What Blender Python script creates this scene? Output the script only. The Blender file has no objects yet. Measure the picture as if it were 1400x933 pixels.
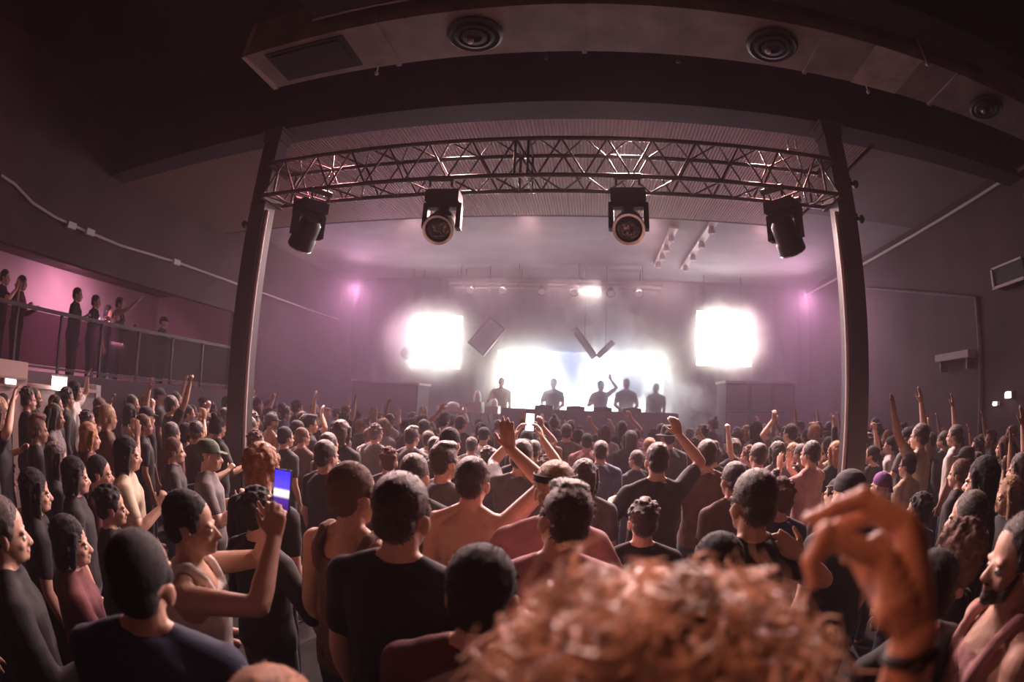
import bpy, bmesh, math, random
from mathutils import Vector, Matrix, Euler, noise, Quaternion
from math import sin, cos, pi, radians, hypot, asin, atan2
random.seed(7)
S = bpy.context.scene
COL = S.collection
V = Vector

# ------------------------------------------------------------------ camera
YAW, PITCH, ROLL, FPX = 0.1522570098784359, 0.11342405991962015, 0.04613002586260618, 700.0
EYE = V((0, 0, 2.1))
_F = V((-sin(YAW) * cos(PITCH), cos(YAW) * cos(PITCH), sin(PITCH)))
_R0 = V((cos(YAW), sin(YAW), 0))
_U0 = _R0.cross(_F)
CR = _R0 * cos(ROLL) + _U0 * sin(ROLL)
CU = -_R0 * sin(ROLL) + _U0 * cos(ROLL)
cd = bpy.data.cameras.new('camera')
cam = bpy.data.objects.new('camera', cd)
COL.objects.link(cam)
S.camera = cam
cam.matrix_world = Matrix(((CR.x, CU.x, -_F.x, EYE.x), (CR.y, CU.y, -_F.y, EYE.y), (CR.z, CU.z, -_F.z, EYE.z), (0, 0, 0, 1)))
cd.type = 'PANO'
cd.sensor_width = 36.0
cd.sensor_fit = 'HORIZONTAL'
cd.clip_start = 0.01
cd.clip_end = 200
pc = cd.cycles if hasattr(cd, 'cycles') and hasattr(cd.cycles, 'panorama_type') else cd
pc.panorama_type = 'FISHEYE_EQUISOLID'
pc.fisheye_lens = 36.0 * FPX / 1400.0
pc.fisheye_fov = radians(230)
cd.dof.use_dof = True
cd.dof.focus_distance = 4.0
cd.dof.aperture_fstop = 5.0


def ray(px, py):
    x, y = px - 700.0, 466.5 - py
    r = hypot(x, y) + 1e-9
    th = 2 * asin(min(1.0, r / (2 * FPX)))
    return CR * (sin(th) * x / r) + CU * (sin(th) * y / r) + _F * cos(th)


def pix(p):
    d = (V(p) - EYE).normalized()
    a, b, c = d.dot(CR), d.dot(CU), d.dot(_F)
    th = math.acos(max(-1, min(1, c)))
    r = 2 * FPX * sin(th / 2)
    s = hypot(a, b) + 1e-12
    return 700 + r * a / s, 466.5 - r * b / s


def atR(px, py, R):
    return EYE + ray(px, py) * R


def atY(px, py, Y):
    d = ray(px, py)
    return EYE + d * (Y / d.y)


def atX(px, py, X):
    d = ray(px, py)
    return EYE + d * (X / d.x)


def atZ(px, py, Z):
    d = ray(px, py)
    return EYE + d * ((Z - EYE.z) / d.z)


# ------------------------------------------------------------------ materials
def mat(name, col, rough=.6, metal=0., sheen=0., emit=None, estr=0., spec=.5, var=.0, vscale=8., bump=0., bscale=60., sub=0., sheen_tint=None, coat=0.):
    m = bpy.data.materials.new(name)
    m.use_nodes = True
    nt = m.node_tree
    b = nt.nodes['Principled BSDF']
    b.inputs['Base Color'].default_value = (*col, 1)
    b.inputs['Roughness'].default_value = rough
    b.inputs['Metallic'].default_value = metal
    b.inputs['Specular IOR Level'].default_value = spec
    b.inputs['Sheen Weight'].default_value = sheen
    b.inputs['Coat Weight'].default_value = coat
    b.inputs['Sheen Roughness'].default_value = .38
    if sheen_tint: b.inputs['Sheen Tint'].default_value = (*sheen_tint, 1)
    if emit:
        b.inputs['Emission Color'].default_value = (*emit, 1)
        b.inputs['Emission Strength'].default_value = estr
    if var or bump:
        tc = nt.nodes.new('ShaderNodeTexCoord')
    if var:
        n = nt.nodes.new('ShaderNodeTexNoise')
        n.inputs['Scale'].default_value = vscale
        n.inputs['Detail'].default_value = 4
        nt.links.new(tc.outputs['Object'], n.inputs['Vector'])
        r = nt.nodes.new('ShaderNodeMapRange')
        r.inputs['From Min'].default_value = .3
        r.inputs['From Max'].default_value = .7
        r.inputs['To Min'].default_value = 1 - var
        r.inputs['To Max'].default_value = 1 + var
        nt.links.new(n.outputs['Fac'], r.inputs['Value'])
        mx = nt.nodes.new('ShaderNodeVectorMath')
        mx.operation = 'SCALE'
        mx.inputs[0].default_value = col
        nt.links.new(r.outputs['Result'], mx.inputs['Scale'])
        nt.links.new(mx.outputs['Vector'], b.inputs['Base Color'])
    if bump:
        n2 = nt.nodes.new('ShaderNodeTexNoise')
        n2.inputs['Scale'].default_value = bscale
        n2.inputs['Detail'].default_value = 3
        nt.links.new(tc.outputs['Object'], n2.inputs['Vector'])
        bp = nt.nodes.new('ShaderNodeBump')
        bp.inputs['Strength'].default_value = bump
        bp.inputs['Distance'].default_value = .01
        nt.links.new(n2.outputs['Fac'], bp.inputs['Height'])
        nt.links.new(bp.outputs['Normal'], b.inputs['Normal'])
    return m


def ribbed(name, col, pitch, dark=.55):
    m = mat(name, col, .7)
    nt = m.node_tree
    tc = nt.nodes.new('ShaderNodeTexCoord')
    w = nt.nodes.new('ShaderNodeTexWave')
    w.wave_type = 'BANDS'
    w.bands_direction = 'X'
    w.inputs['Scale'].default_value = 1 / pitch * .314
    nt.links.new(tc.outputs['Object'], w.inputs['Vector'])
    b = nt.nodes['Principled BSDF']
    rp = nt.nodes.new('ShaderNodeMix')
    rp.data_type = 'RGBA'
    rp.inputs['A'].default_value = (*[c * dark for c in col], 1)
    rp.inputs['B'].default_value = (*col, 1)
    nt.links.new(w.outputs['Fac'], rp.inputs['Factor'])
    nt.links.new(rp.outputs['Result'], b.inputs['Base Color'])
    bp = nt.nodes.new('ShaderNodeBump')
    bp.inputs['Distance'].default_value = .02
    nt.links.new(w.outputs['Fac'], bp.inputs['Height'])
    nt.links.new(bp.outputs['Normal'], b.inputs['Normal'])
    return m


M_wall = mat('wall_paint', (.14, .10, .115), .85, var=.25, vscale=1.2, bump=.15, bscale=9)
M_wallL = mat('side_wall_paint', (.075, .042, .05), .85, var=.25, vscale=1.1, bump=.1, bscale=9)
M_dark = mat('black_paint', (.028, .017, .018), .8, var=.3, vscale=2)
M_beam = mat('beam_paint', (.045, .03, .04), .8, var=.2, vscale=1.5)
M_soffit = ribbed('ribbed_soffit', (.30, .15, .125), .045, .8)
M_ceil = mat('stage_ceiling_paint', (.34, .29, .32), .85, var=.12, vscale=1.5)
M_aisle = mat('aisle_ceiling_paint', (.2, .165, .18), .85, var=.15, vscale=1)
M_floor = mat('floor_boards', (.008, .006, .006), .9, var=.3, vscale=3)
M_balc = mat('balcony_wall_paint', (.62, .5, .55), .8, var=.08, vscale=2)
M_fascia = mat('fascia_paint', (.12, .085, .095), .8, var=.15, vscale=2)
M_steel = mat('painted_steel', (.07, .055, .06), .5, metal=.3, var=.15, vscale=4)
M_alu = mat('aluminium_tube', (.10, .085, .09), .45, metal=.5)
M_galv = mat('galvanised_duct', (.34, .28, .28), .55, metal=.35, var=.25, vscale=3)
M_galv2 = mat('galvanised_patch', (.55, .46, .46), .55, metal=.3, var=.25, vscale=5)
M_diff = mat('diffuser_black', (.03, .026, .027), .5)
M_white = mat('white_plastic', (.75, .7, .68), .5)
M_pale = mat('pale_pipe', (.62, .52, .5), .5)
M_black = mat('black_plastic', (.012, .010, .012), .6)
M_lens = mat('lens_glass', (.02, .02, .025), .08, coat=1)
M_ring = mat('lamp_reflector', (.8, .75, .72), .25, metal=.9)
M_screen = mat('led_screen', (.9, .9, .88), .5, emit=(1, .94, .86), estr=22)
M_par = mat('par_lamp_light', (1, 1, 1), .5, emit=(1, .93, .84), estr=30)
M_sign = mat('lit_lamp', (1, 1, 1), .5, emit=(1, .8, .75), estr=5)
M_stage = mat('stage_cloth', (.05, .045, .05), .8)
M_table = mat('table_cloth', (.16, .13, .145), .8, var=.2, vscale=5)
M_cabinet = mat('speaker_cabinet', (.045, .035, .04), .7, var=.2, vscale=4)
M_grille = mat('speaker_grille', (.10, .06, .055), .6, bump=.4, bscale=200)
M_panel = mat('dark_panel', (.12, .10, .11), .6)
M_decks = mat('pale_deck', (.6, .52, .48), .4)
M_curtain = mat('black_drape', (.045, .035, .042), .9, var=.08, vscale=6)
M_booth = mat('booth_paint', (.62, .45, .42), .7)
M_counter = mat('counter_paint', (.42, .33, .32), .7, var=.1)

SKIN = [mat('skin_%s' % n, c, .5, sheen=.08, var=.08, vscale=25, spec=.4) for n, c in
        (('fair', (.60, .36, .27)), ('tan', (.50, .29, .20)), ('olive', (.42, .24, .165)), ('brown', (.27, .145, .095)))]
HAIRC = {n: mat('hair_' + n, c, .42, sheen=.55, var=.35, vscale=60, bump=.6, bscale=240, spec=.5, sheen_tint=(1, .8, .72)) for n, c in
         (('black', (.016, .013, .014)), ('dark', (.025, .016, .012)), ('brown', (.075, .042, .026)), ('ginger', (.38, .15, .05)), ('blond', (.42, .26, .14)), ('stubble', (.06, .042, .035)), ('grey', (.2, .17, .16)))}
CLOTH = {n: mat('cloth_' + n, c, .85, sheen=.05, var=.15, vscale=14, bump=.3, bscale=25) for n, c in
         (('black', (.014, .013, .015)), ('charcoal', (.04, .036, .042)), ('grey', (.13, .115, .12)), ('white', (.62, .56, .54)), ('navy', (.022, .03, .065)), ('maroon', (.11, .025, .03)),
          ('brown', (.13, .07, .055)), ('pink', (.48, .24, .24)), ('blue', (.08, .10, .17)), ('green', (.07, .11, .06)), ('purple', (.20, .07, .24)), ('cream', (.5, .42, .3)), ('denim', (.03, .04, .07)))}
M_eyew = mat('eye_white', (.7, .66, .64), .2, coat=.5)
M_lip = mat('lip_skin', (.42, .17, .14), .45)


# ------------------------------------------------------------------ mesh helpers
def link_mesh(name, me, m=None, parent=None):
    o = bpy.data.objects.new(name, me)
    COL.objects.link(o)
    if m is not None:
        if len(me.materials) == 0: me.materials.append(m)
        else: me.materials[0] = m
    if parent is not None: o.parent = parent
    return o


def fin(name, bm, m, parent=None, smooth=True, ang=40, bevel=0.):
    if bevel:
        bmesh.ops.bevel(bm, geom=[e for e in bm.edges if e.is_manifold and e.calc_face_angle(0) > .6], offset=bevel, segments=2, affect='EDGES', profile=.7)
    me = bpy.data.meshes.new(name)
    bmesh.ops.recalc_face_normals(bm, faces=bm.faces)
    bm.to_mesh(me)
    bm.free()
    if smooth:
        me.polygons.foreach_set('use_smooth', [True] * len(me.polygons))
        try: me.set_sharp_from_angle(angle=radians(ang))
        except Exception: pass
    return link_mesh(name, me, m, parent)


def tag(o, label=None, cat=None, group=None, kind=None):
    if label: o['label'] = label
    if cat: o['category'] = cat
    if group: o['group'] = group
    if kind: o['kind'] = kind
    return o


def empty(name, loc, label, cat, group=None, rz=0.):
    o = bpy.data.objects.new(name, None)
    o.empty_display_size = .1
    COL.objects.link(o)
    o.location = loc
    o.rotation_euler = (0, 0, rz)
    return tag(o, label, cat, group)


def box(bm, lo, hi, mtx=None):
    lo, hi = V(lo), V(hi)
    vs = [bm.verts.new(V((x, y, z)) if mtx is None else mtx @ V((x, y, z))) for x in (lo.x, hi.x) for y in (lo.y, hi.y) for z in (lo.z, hi.z)]
    for f in ((0, 1, 3, 2), (4, 6, 7, 5), (0, 4, 5, 1), (2, 3, 7, 6), (0, 2, 6, 4), (1, 5, 7, 3)):
        bm.faces.new([vs[i] for i in f])


def frame_of(d):
    d = V(d).normalized()
    a = V((0, 0, 1)) if abs(d.z) < .9 else V((1, 0, 0))
    u = a.cross(d).normalized()
    return u, d.cross(u).normalized()


def ring(bm, c, u, v, ru, rv, n):
    return [bm.verts.new(V(c) + u * (ru * cos(2 * pi * i / n)) + v * (rv * sin(2 * pi * i / n))) for i in range(n)]


def skin_rings(bm, rings, caps=True):
    n = len(rings[0])
    for a, b in zip(rings, rings[1:]):
        for i in range(n):
            bm.faces.new((a[i], a[(i + 1) % n], b[(i + 1) % n], b[i]))
    if caps:
        bm.faces.new(rings[0][::-1])
        bm.faces.new(rings[-1])


def tube(bm, pts, r, n=10, caps=True):
    pts = [V(p) for p in pts]
    rs = r if isinstance(r, (list, tuple)) else [r] * len(pts)
    rr = []
    u = None
    for i, p in enumerate(pts):
        d = (pts[min(i + 1, len(pts) - 1)] - pts[max(i - 1, 0)])
        if u is None: u, v = frame_of(d)
        else:
            dn = d.normalized()
            u = (u - dn * u.dot(dn)).normalized()
            v = dn.cross(u)
        rr.append(ring(bm, p, u, v, rs[i], rs[i], n))
    skin_rings(bm, rr, caps)


def lathe(bm, prof, n=32, mtx=None):
    rr = []
    for r, z in prof:
        rr.append([bm.verts.new((mtx or Matrix()) @ V((max(r, 1e-4) * cos(2 * pi * i / n), max(r, 1e-4) * sin(2 * pi * i / n), z))) for i in range(n)])
    skin_rings(bm, rr)


def ell(bm, c, r, rot=None, n=14, m=10):
    R = rot or Matrix.Identity(3)
    c = V(c)
    rr = []
    for j in range(1, m):
        t = pi * j / m
        rr.append([bm.verts.new(c + R @ V((r[0] * sin(t) * cos(2 * pi * i / n), r[1] * sin(t) * sin(2 * pi * i / n), r[2] * cos(t)))) for i in range(n)])
    top = bm.verts.new(c + R @ V((0, 0, r[2])))
    bot = bm.verts.new(c + R @ V((0, 0, -r[2])))
    skin_rings(bm, rr, False)
    for i in range(n):
        bm.faces.new((top, rr[0][(i + 1) % n], rr[0][i]))
        bm.faces.new((bot, rr[-1][i], rr[-1][(i + 1) % n]))


def capsule(bm, pts, radii, n=12, flat=1., side=None):
    """tapered chain with ball joints"""
    pts = [V(p) for p in pts]
    for i in range(len(pts) - 1):
        d = pts[i + 1] - pts[i]
        if side is not None:
            dn = d.normalized()
            u = (V(side) - dn * V(side).dot(dn)).normalized()
            v = dn.cross(u)
        else: u, v = frame_of(d)
        K = 4
        rr = []
        for k in range(K + 1):
            t = k / K
            r = radii[i] * (1 - t) + radii[i + 1] * t
            rr.append(ring(bm, pts[i] + d * t, u, v, r, r * flat, n))
        skin_rings(bm, rr)
    for i, p in enumerate(pts):
        q = radii[i] * .99
        ell(bm, p, (q, q, q) if flat == 1. else (q * .95, q * .95, q * .95) if flat > .9 else (q * flat, q * flat, q * flat), n=n, m=8)


def bake(bm, voxel, smooth=3, ratio=1., fac=.5, name='tmp'):
    """unite overlapping closed shapes into one continuous surface"""
    me = bpy.data.meshes.new(name)
    bmesh.ops.recalc_face_normals(bm, faces=bm.faces)
    bm.to_mesh(me)
    bm.free()
    o = bpy.data.objects.new(name, me)
    COL.objects.link(o)
    md = o.modifiers.new('r', 'REMESH')
    md.mode = 'VOXEL'
    md.voxel_size = voxel
    if smooth:
        sm = o.modifiers.new('s', 'SMOOTH')
        sm.factor = fac
        sm.iterations = smooth
    if ratio < 1:
        dm = o.modifiers.new('d', 'DECIMATE')
        dm.ratio = ratio
    dg = bpy.context.evaluated_depsgraph_get()
    out = bpy.data.meshes.new_from_object(o.evaluated_get(dg))
    bpy.data.objects.remove(o)
    bpy.data.meshes.remove(me)
    out.polygons.foreach_set('use_smooth', [True] * len(out.polygons))
    out.name = name
    return out


# ------------------------------------------------------------------ the room
XL, XR, YB, YF, ZC = -7.6, 6.6, 14.0, -5.0, 6.6
def struct(name, lo, hi, m, label=None):
    bm = bmesh.new()
    box(bm, lo, hi)
    return tag(fin(name, bm, m, smooth=False), label or name.replace('_', ' ') + ' of the hall', None, None, 'structure')


struct('floor', (XL - 3.4, YF - .2, -.2), (XR + .3, YB + .3, 0), M_floor, 'dark floor of the hall under the crowd')
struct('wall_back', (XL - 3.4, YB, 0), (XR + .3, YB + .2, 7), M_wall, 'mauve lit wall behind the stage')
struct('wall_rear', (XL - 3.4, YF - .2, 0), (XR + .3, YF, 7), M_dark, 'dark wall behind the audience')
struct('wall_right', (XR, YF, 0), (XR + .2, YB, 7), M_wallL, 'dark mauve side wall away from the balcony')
# left wall: opening for the balcony between Y 2.9 and 9.0, z 1.5 .. 3.6
bm = bmesh.new()
box(bm, (XL - .2, YF, 3.6), (XL, YB, 7))
box(bm, (XL - .2, YF, 0), (XL, 2.35, 3.6))
box(bm, (XL - .2, 9.0, 0), (XL, YB, 3.6))
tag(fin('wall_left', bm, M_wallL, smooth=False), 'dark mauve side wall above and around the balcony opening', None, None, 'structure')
struct('trim_1', (XL - .25, 2.35, .0), (XL, 9.0, 1.88), M_fascia, 'mauve fascia under the balcony railing')
struct('floor_balcony', (XL - 3.2, 2.35, 1.45), (XL - .25, 9.0, 1.6), M_floor, 'balcony floor behind the fascia')
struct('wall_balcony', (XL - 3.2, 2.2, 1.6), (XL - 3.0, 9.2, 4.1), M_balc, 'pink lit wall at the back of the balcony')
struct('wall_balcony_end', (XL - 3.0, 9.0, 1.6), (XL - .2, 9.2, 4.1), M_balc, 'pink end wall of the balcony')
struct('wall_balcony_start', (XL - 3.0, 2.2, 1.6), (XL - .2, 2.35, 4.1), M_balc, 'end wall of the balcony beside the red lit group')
struct('ceiling_balcony', (XL - 3.2, 2.2, 4.0), (XL - .2, 9.2, 4.1), M_fascia, 'ceiling over the balcony')
struct('ceiling', (XL - .2, YF, ZC), (XR + .2, 4.65, ZC + .2), M_dark, 'black ceiling above the duct')
struct('ceiling_soffit', (XL, 5.0, 5.2), (3.6, 8.15, 5.4), M_soffit, 'lowered brown ribbed soffit behind the front beam')
struct('ceiling_stage', (XL, 8.15, 5.5), (XR, YB, 5.7), M_ceil, 'pale hazy ceiling in front of the stage')
struct('ceiling_soffit_end', (XL, 8.13, 5.2), (3.6, 8.2, 5.7), M_beam, 'edge of the lowered soffit facing the stage')
struct('ceiling_aisle', (3.6, 4.9, 5.5), (XR, 8.15, 5.7), M_aisle, 'mauve lit ceiling over the side aisle')
struct('ceiling_soffit_side', (3.55, 4.9, 5.2), (3.62, 8.15, 5.6), M_beam, 'dark side edge of the soffit over the column')
struct('beam_front', (XL, 4.62, 5.2), (XR, 5.0, ZC), M_beam, 'broad dark beam across the hall above the truss')

# stage
bm = bmesh.new()
box(bm, (-3.6, 10.9, 0), (3.0, 14.0, .85))
tag(fin('stage_platform', bm, M_stage, bevel=.02), None, None, None, 'structure')
bm = bmesh.new()
n = 160
a = [bm.verts.new((-7.0 + 13.2 * i / n, 13.75 + .03 * sin(i * 1.15) + .02 * sin(i * .37), 0)) for i in range(n + 1)]
b = [bm.verts.new((v.co.x, v.co.y, 5.45)) for v in a]
for i in range(n): bm.faces.new((a[i], a[i + 1], b[i + 1], b[i]))
r = bmesh.ops.extrude_face_region(bm, geom=bm.faces[:])
bmesh.ops.translate(bm, vec=(0, .03, 0), verts=[e for e in r['geom'] if isinstance(e, bmesh.types.BMVert)])
tag(fin('stage_curtain', bm, M_curtain), 'black pleated curtain hanging behind the bright stage screens', 'curtain')


# ------------------------------------------------------------------ columns, truss, lamps
def column(x, y, tops, label):
    root = empty('steel_column', (x, y, 0), label, 'column')
    bm = bmesh.new()
    box(bm, (-.115, -.11, 0), (.115, .11, tops))
    fin('shaft', bm, M_steel, root, bevel=.02)
    bm = bmesh.new()
    box(bm, (-.17, -.16, tops - .03), (.17, .16, tops))
    box(bm, (-.14, -.13, tops - .16), (.14, .13, tops - .03))
    fin('head_plate', bm, M_steel, root, bevel=.008)
    bm = bmesh.new()
    box(bm, (-.18, -.17, 0), (.18, .17, .025))
    fin('base_plate', bm, M_steel, root, bevel=.006)
    return root


cL = column(-3.83, 4.71, 5.2, 'tall dark steel column holding the truss on the balcony side')
cR = column(2.79, 4.71, 5.2, 'tall dark steel column holding the truss away from the balcony')
for root, sx, zs in ((cR, 1, (4.5, 4.08)), (cL, -1, (3.98,))):
    for z in zs:
        bm = bmesh.new()
        box(bm, (sx * .10, -.05, z - .04), (sx * .17, .05, z + .04))
        tube(bm, [(sx * .16, 0, z), (sx * .24, 0, z)], .022, 12)
        ell(bm, (sx * .25, 0, z), (.035, .05, .05))
        fin('clamp', bm, M_black, root)
# thin pale conduit standing in for the lit inner edge of each column
bm = bmesh.new(); tube(bm, [(.135, -.06, 0), (.135, -.06, 4.1)], .022, 10); fin('tubing', bm, M_pale, cL)
bm = bmesh.new(); tube(bm, [(-.135, -.06, 0), (-.135, -.06, 4.1)], .022, 10); fin('tubing', bm, M_pale, cR)

TX0, TX1, TY0, TY1, TZ0, TZ1 = -3.71, 2.67, 4.52, 4.92, 4.25, 4.67
truss = empty('lighting_truss', (-.5, 4.72, 4.25), 'square section lattice truss spanning between the two columns', 'truss')
def tl(p): return V(p) - V((-.5, 4.72, 4.25))
for y in (TY0, TY1):
    for z in (TZ0, TZ1):
        bm = bmesh.new()
        tube(bm, [tl((TX0, y, z)), tl((TX1, y, z))], .024, 12)
        fin('chord', bm, M_alu, truss)
N = 14
for nm, A, B in (('front_lacing', (TY0, TZ0), (TY0, TZ1)), ('rear_lacing', (TY1, TZ0), (TY1, TZ1)), ('bottom_lacing', (TY0, TZ0), (TY1, TZ0)), ('top_lacing', (TY0, TZ1), (TY1, TZ1))):
    bm = bmesh.new()
    for i in range(N):
        xa = TX0 + (TX1 - TX0) * i / N
        xm = xa + (TX1 - TX0) / N / 2
        xb = xa + (TX1 - TX0) / N
        for p, q in (((xa, *A), (xm, *B)), ((xm, *B), (xb, *A))):
            tube(bm, [tl(p), tl(q)], .011, 8)
    fin(nm, bm, M_alu, truss)
for x in (-3.55, -.75, -.62, 2.5):
    bm = bmesh.new()
    for p, q in (((TY0, TZ0), (TY0, TZ1)), ((TY0, TZ1), (TY1, TZ1)), ((TY1, TZ1), (TY1, TZ0)), ((TY1, TZ0), (TY0, TZ0))):
        tube(bm, [tl((x, *p)), tl((x, *q))], .015, 8)
    fin('end_frame', bm, M_alu, truss)
for x in (TX0, TX1 + .0):
    for z in (TZ0, TZ1):
        bm = bmesh.new(); box(bm, tl((x - .03, TY0 - .02, z - .04)), tl((x + .03, TY1 + .02, z + .04))); fin('mounting_bracket', bm, M_steel, truss)
# small pale hook over the truss
bm = bmesh.new()
b0 = V((2.16, 4.5, 4.76))
for p, q in (((-.05, 0, -.06), (-.05, 0, .06)), ((.05, 0, -.06), (.05, 0, .06)), ((-.06, 0, -.06), (.06, 0, -.06))): tube(bm, [b0 + V(p), b0 + V(q)], .012, 8)
tag(fin('hook_clamp', bm, M_white), 'small pale U-shaped hook standing on the end of the truss', 'clamp')


def moving_head(x, ztop, pan, tilt, label, name='moving_head_lamp'):
    """hangs from the truss bottom; head built along -Z, lens down"""
    root = empty(name, (x, 4.72, ztop), label, 'stage light', 'moving head lamps on the truss', pan)
    root.scale = (1.02, 1.02, 1.02)
    for yy in (-.2, .2):
        bm = bmesh.new()
        tube(bm, [(-.11, yy, .02), (-.11, yy, -.08)], .013, 8); tube(bm, [(.11, yy, .02), (.11, yy, -.08)], .013, 8)
        tube(bm, [(-.13, yy, .01), (.13, yy, .01)], .035, 12)
        fin('clamp', bm, M_alu, root)
    bm = bmesh.new()
    box(bm, (-.17, -.13, -.19), (.17, .13, -.07))
    fin('base', bm, M_black, root, bevel=.02)
    bm = bmesh.new()
    box(bm, (-.19, -.05, -.24), (.19, .05, -.19))
    for s in (-1, 1):
        box(bm, (s * .17 - .025, -.055, -.46), (s * .17 + .025, .055, -.20))
    fin('yoke', bm, M_black, root, bevel=.012)
    R = Matrix.Translation((0, 0, -.40)) @ Euler((tilt, 0, 0)).to_matrix().to_4x4()
    bm = bmesh.new()
    lathe(bm, [(.0, .15), (.09, .15), (.125, .11), (.135, .03), (.135, -.07), (.15, -.09), (.155, -.19), (.14, -.195), (.135, -.15), (0, -.14)], 32, R)
    h = fin('lamp_head', bm, M_black, root)
    bm = bmesh.new()
    lathe(bm, [(.0, -.150), (.134, -.155), (.134, -.162), (.11, -.178), (.06, -.19), (0, -.194)], 32, R)
    fin('lens', bm, M_lens, h)
    bm = bmesh.new()
    rr = []
    for (ra, za) in ((.147, -.193), (.152, -.205), (.128, -.2), (.122, -.19)):
        rr.append([bm.verts.new(R @ V((ra * cos(t * pi / 20), ra * sin(t * pi / 20), za))) for t in range(41)])
    rr.append(rr[0])
    for a_, b_ in zip(rr, rr[1:]):
        for i in range(40): bm.faces.new((a_[i], a_[i + 1], b_[i + 1], b_[i]))
    fin('lens_rim', bm, M_ring, h)
    return root


moving_head(-3.11, TZ0 - .02, radians(60), radians(40), 'black moving head lamp at the balcony end of the truss, tipped sideways')
moving_head(-1.50, TZ0 - .02, radians(5), radians(-52), 'black moving head lamp on the truss whose glass faces the crowd, balcony side of centre')
moving_head(.37, TZ0 - .02, radians(-5), radians(-55), 'black moving head lamp on the truss with bright upper rim, away from the balcony')
moving_head(2.03, TZ0 - .02, radians(-50), radians(38), 'black moving head lamp beside the column away from the balcony, tipped sideways')

# duct with round diffusers
duct = empty('air_duct', (0, 3.1, 4.9), 'large grey metal air duct crossing under the black ceiling', 'duct')
bm = bmesh.new()
DX0, DX1 = -2.95, XR - .02
box(bm, (DX0, 2.78 - 3.1, 0), (DX1, 3.38 - 3.1, .42))
for f in list(bm.faces):
    if abs(f.calc_center_median().x - DX0) < .01: bm.faces.remove(f)
fin('duct_body', bm, M_galv, duct, smooth=False)
bm = bmesh.new()
for y in (2.77, 3.35): box(bm, (DX0 - .03, y - 3.1, -.01), (DX0 + .02, y - 3.1 + .04, .43))
for z in (-.012, .40): box(bm, (DX0 - .03, 2.77 - 3.1, z), (DX0 + .02, 3.39 - 3.1, z + .035))
fin('end_flange', bm, M_pale, duct, smooth=False)
bm = bmesh.new()
box(bm, (-2.75, -.26, -.012), (-1.95, .2, .002))
box(bm, (-2.7, -.22, -.03), (-2.0, .16, -.012))
fin('grille', bm, M_diff, duct, bevel=.004)
for (x0, x1) in ((-1.65, -1.61), (-.05, -.01), (1.9, 1.94), (3.4, 3.44)):
    bm = bmesh.new(); box(bm, (x0, -.335, -.018), (x1, .295, .43)); fin('seam_collar', bm, M_galv, duct, smooth=False)
bm = bmesh.new(); box(bm, (2.42, -.322, -.006), (2.95, .282, .0)); fin('patch_plate', bm, M_galv2, duct, smooth=False)
for x, lab in ((-.88, 0), (1.51, 0), (4.08, 0)):
    bm = bmesh.new()
    lathe(bm, [(.215, .0), (.225, -.03), (.20, -.05), (.185, -.035), (.17, -.03), (.155, -.055), (.13, -.06), (.115, -.035), (.10, -.06), (.06, -.065), (.05, -.04), (.0, -.045)], 40, Matrix.Translation((x, -.03, 0)))
    d = fin('round_diffuser', bm, M_diff, duct)
    bm = bmesh.new(); lathe(bm, [(.0, -.04), (.03, -.06), (.022, -.085), (0, -.09)], 16, Matrix.Translation((x - .04, .0, 0))); fin('diffuser_knob', bm, M_galv2, d)
for (x, y) in ((-1.85, .31), (2.62, .31), (2.98, -.34), (-.35, .31), (.75, .31)):
    bm = bmesh.new(); tube(bm, [(x, y, -.05), (x, y, ZC - 4.9)], .008, 6); ell(bm, (x, y, -.05), (.02, .02, .02)); fin('hanger_rod', bm, M_pale if abs(x) > 1 else M_steel, duct)
# cable tray nearer than the duct
tray = empty('cable_tray', (0, 2.0, 5.0), 'dark cable tray with pale lip under the black ceiling, before the duct', 'cable tray')
p0 = atZ(428, 25, 5.0); p1 = V((4.0, p0.y, 5.0))
bm = bmesh.new(); box(bm, p0 - V((0, .35, 0)) - V((0, 2, 5)), p1 + V((0, -.0, .1)) - V((0, 2, 5))); fin('tray_body', bm, M_diff, tray, smooth=False)
bm = bmesh.new(); box(bm, p0 - V((0, 2, 5)) + V((-.01, 0, -.01)), p0 + V((1.2, .025, .03)) - V((0, 2, 5))); fin('tray_lip', bm, M_galv, tray, smooth=False)

for x in (p0.x + .4, .5, 3.0):
    bm = bmesh.new(); tube(bm, [(x, p0.y - 2.15, .05), (x, p0.y - 2.15, 1.6)], .008, 6); fin('hanger_rod', bm, M_steel, tray)

# conduits and pipes on the side walls
def wallpipe(name, pts, r, label, m=M_pale, blobs=()):
    bm = bmesh.new(); tube(bm, pts, r, 10)
    o = tag(fin(name, bm, m), label, 'pipe')
    for p in blobs:
        bm = bmesh.new(); box(bm, V(p) + V((-.03, -.09, -.05)), V(p) + V((.06, .09, .05))); fin('junction_box', bm, M_white, o, bevel=.015)
    return o


X = XL + .05
pts = [atX(x, y, X) for x, y in ((2, 240), (20, 252), (45, 278), (75, 297), (110, 313), (165, 336), (240, 358), (312, 384))]
pts = [V((X, p.y, p.z)) for p in pts] + [V((X, 13.9, 4.2))]
wallpipe('conduit_pipe', pts, .024, 'pale conduit running along the wall above the balcony', blobs=(atX(97, 309, X), atX(122, 318, X), atX(240, 359, X)))
wallpipe('ceiling_pipe', [(XR - .1, 3.4, 5.3), (XR - .1, 13.8, 5.3)], .03, 'thin pale pipe high along the wall away from the balcony')
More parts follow.
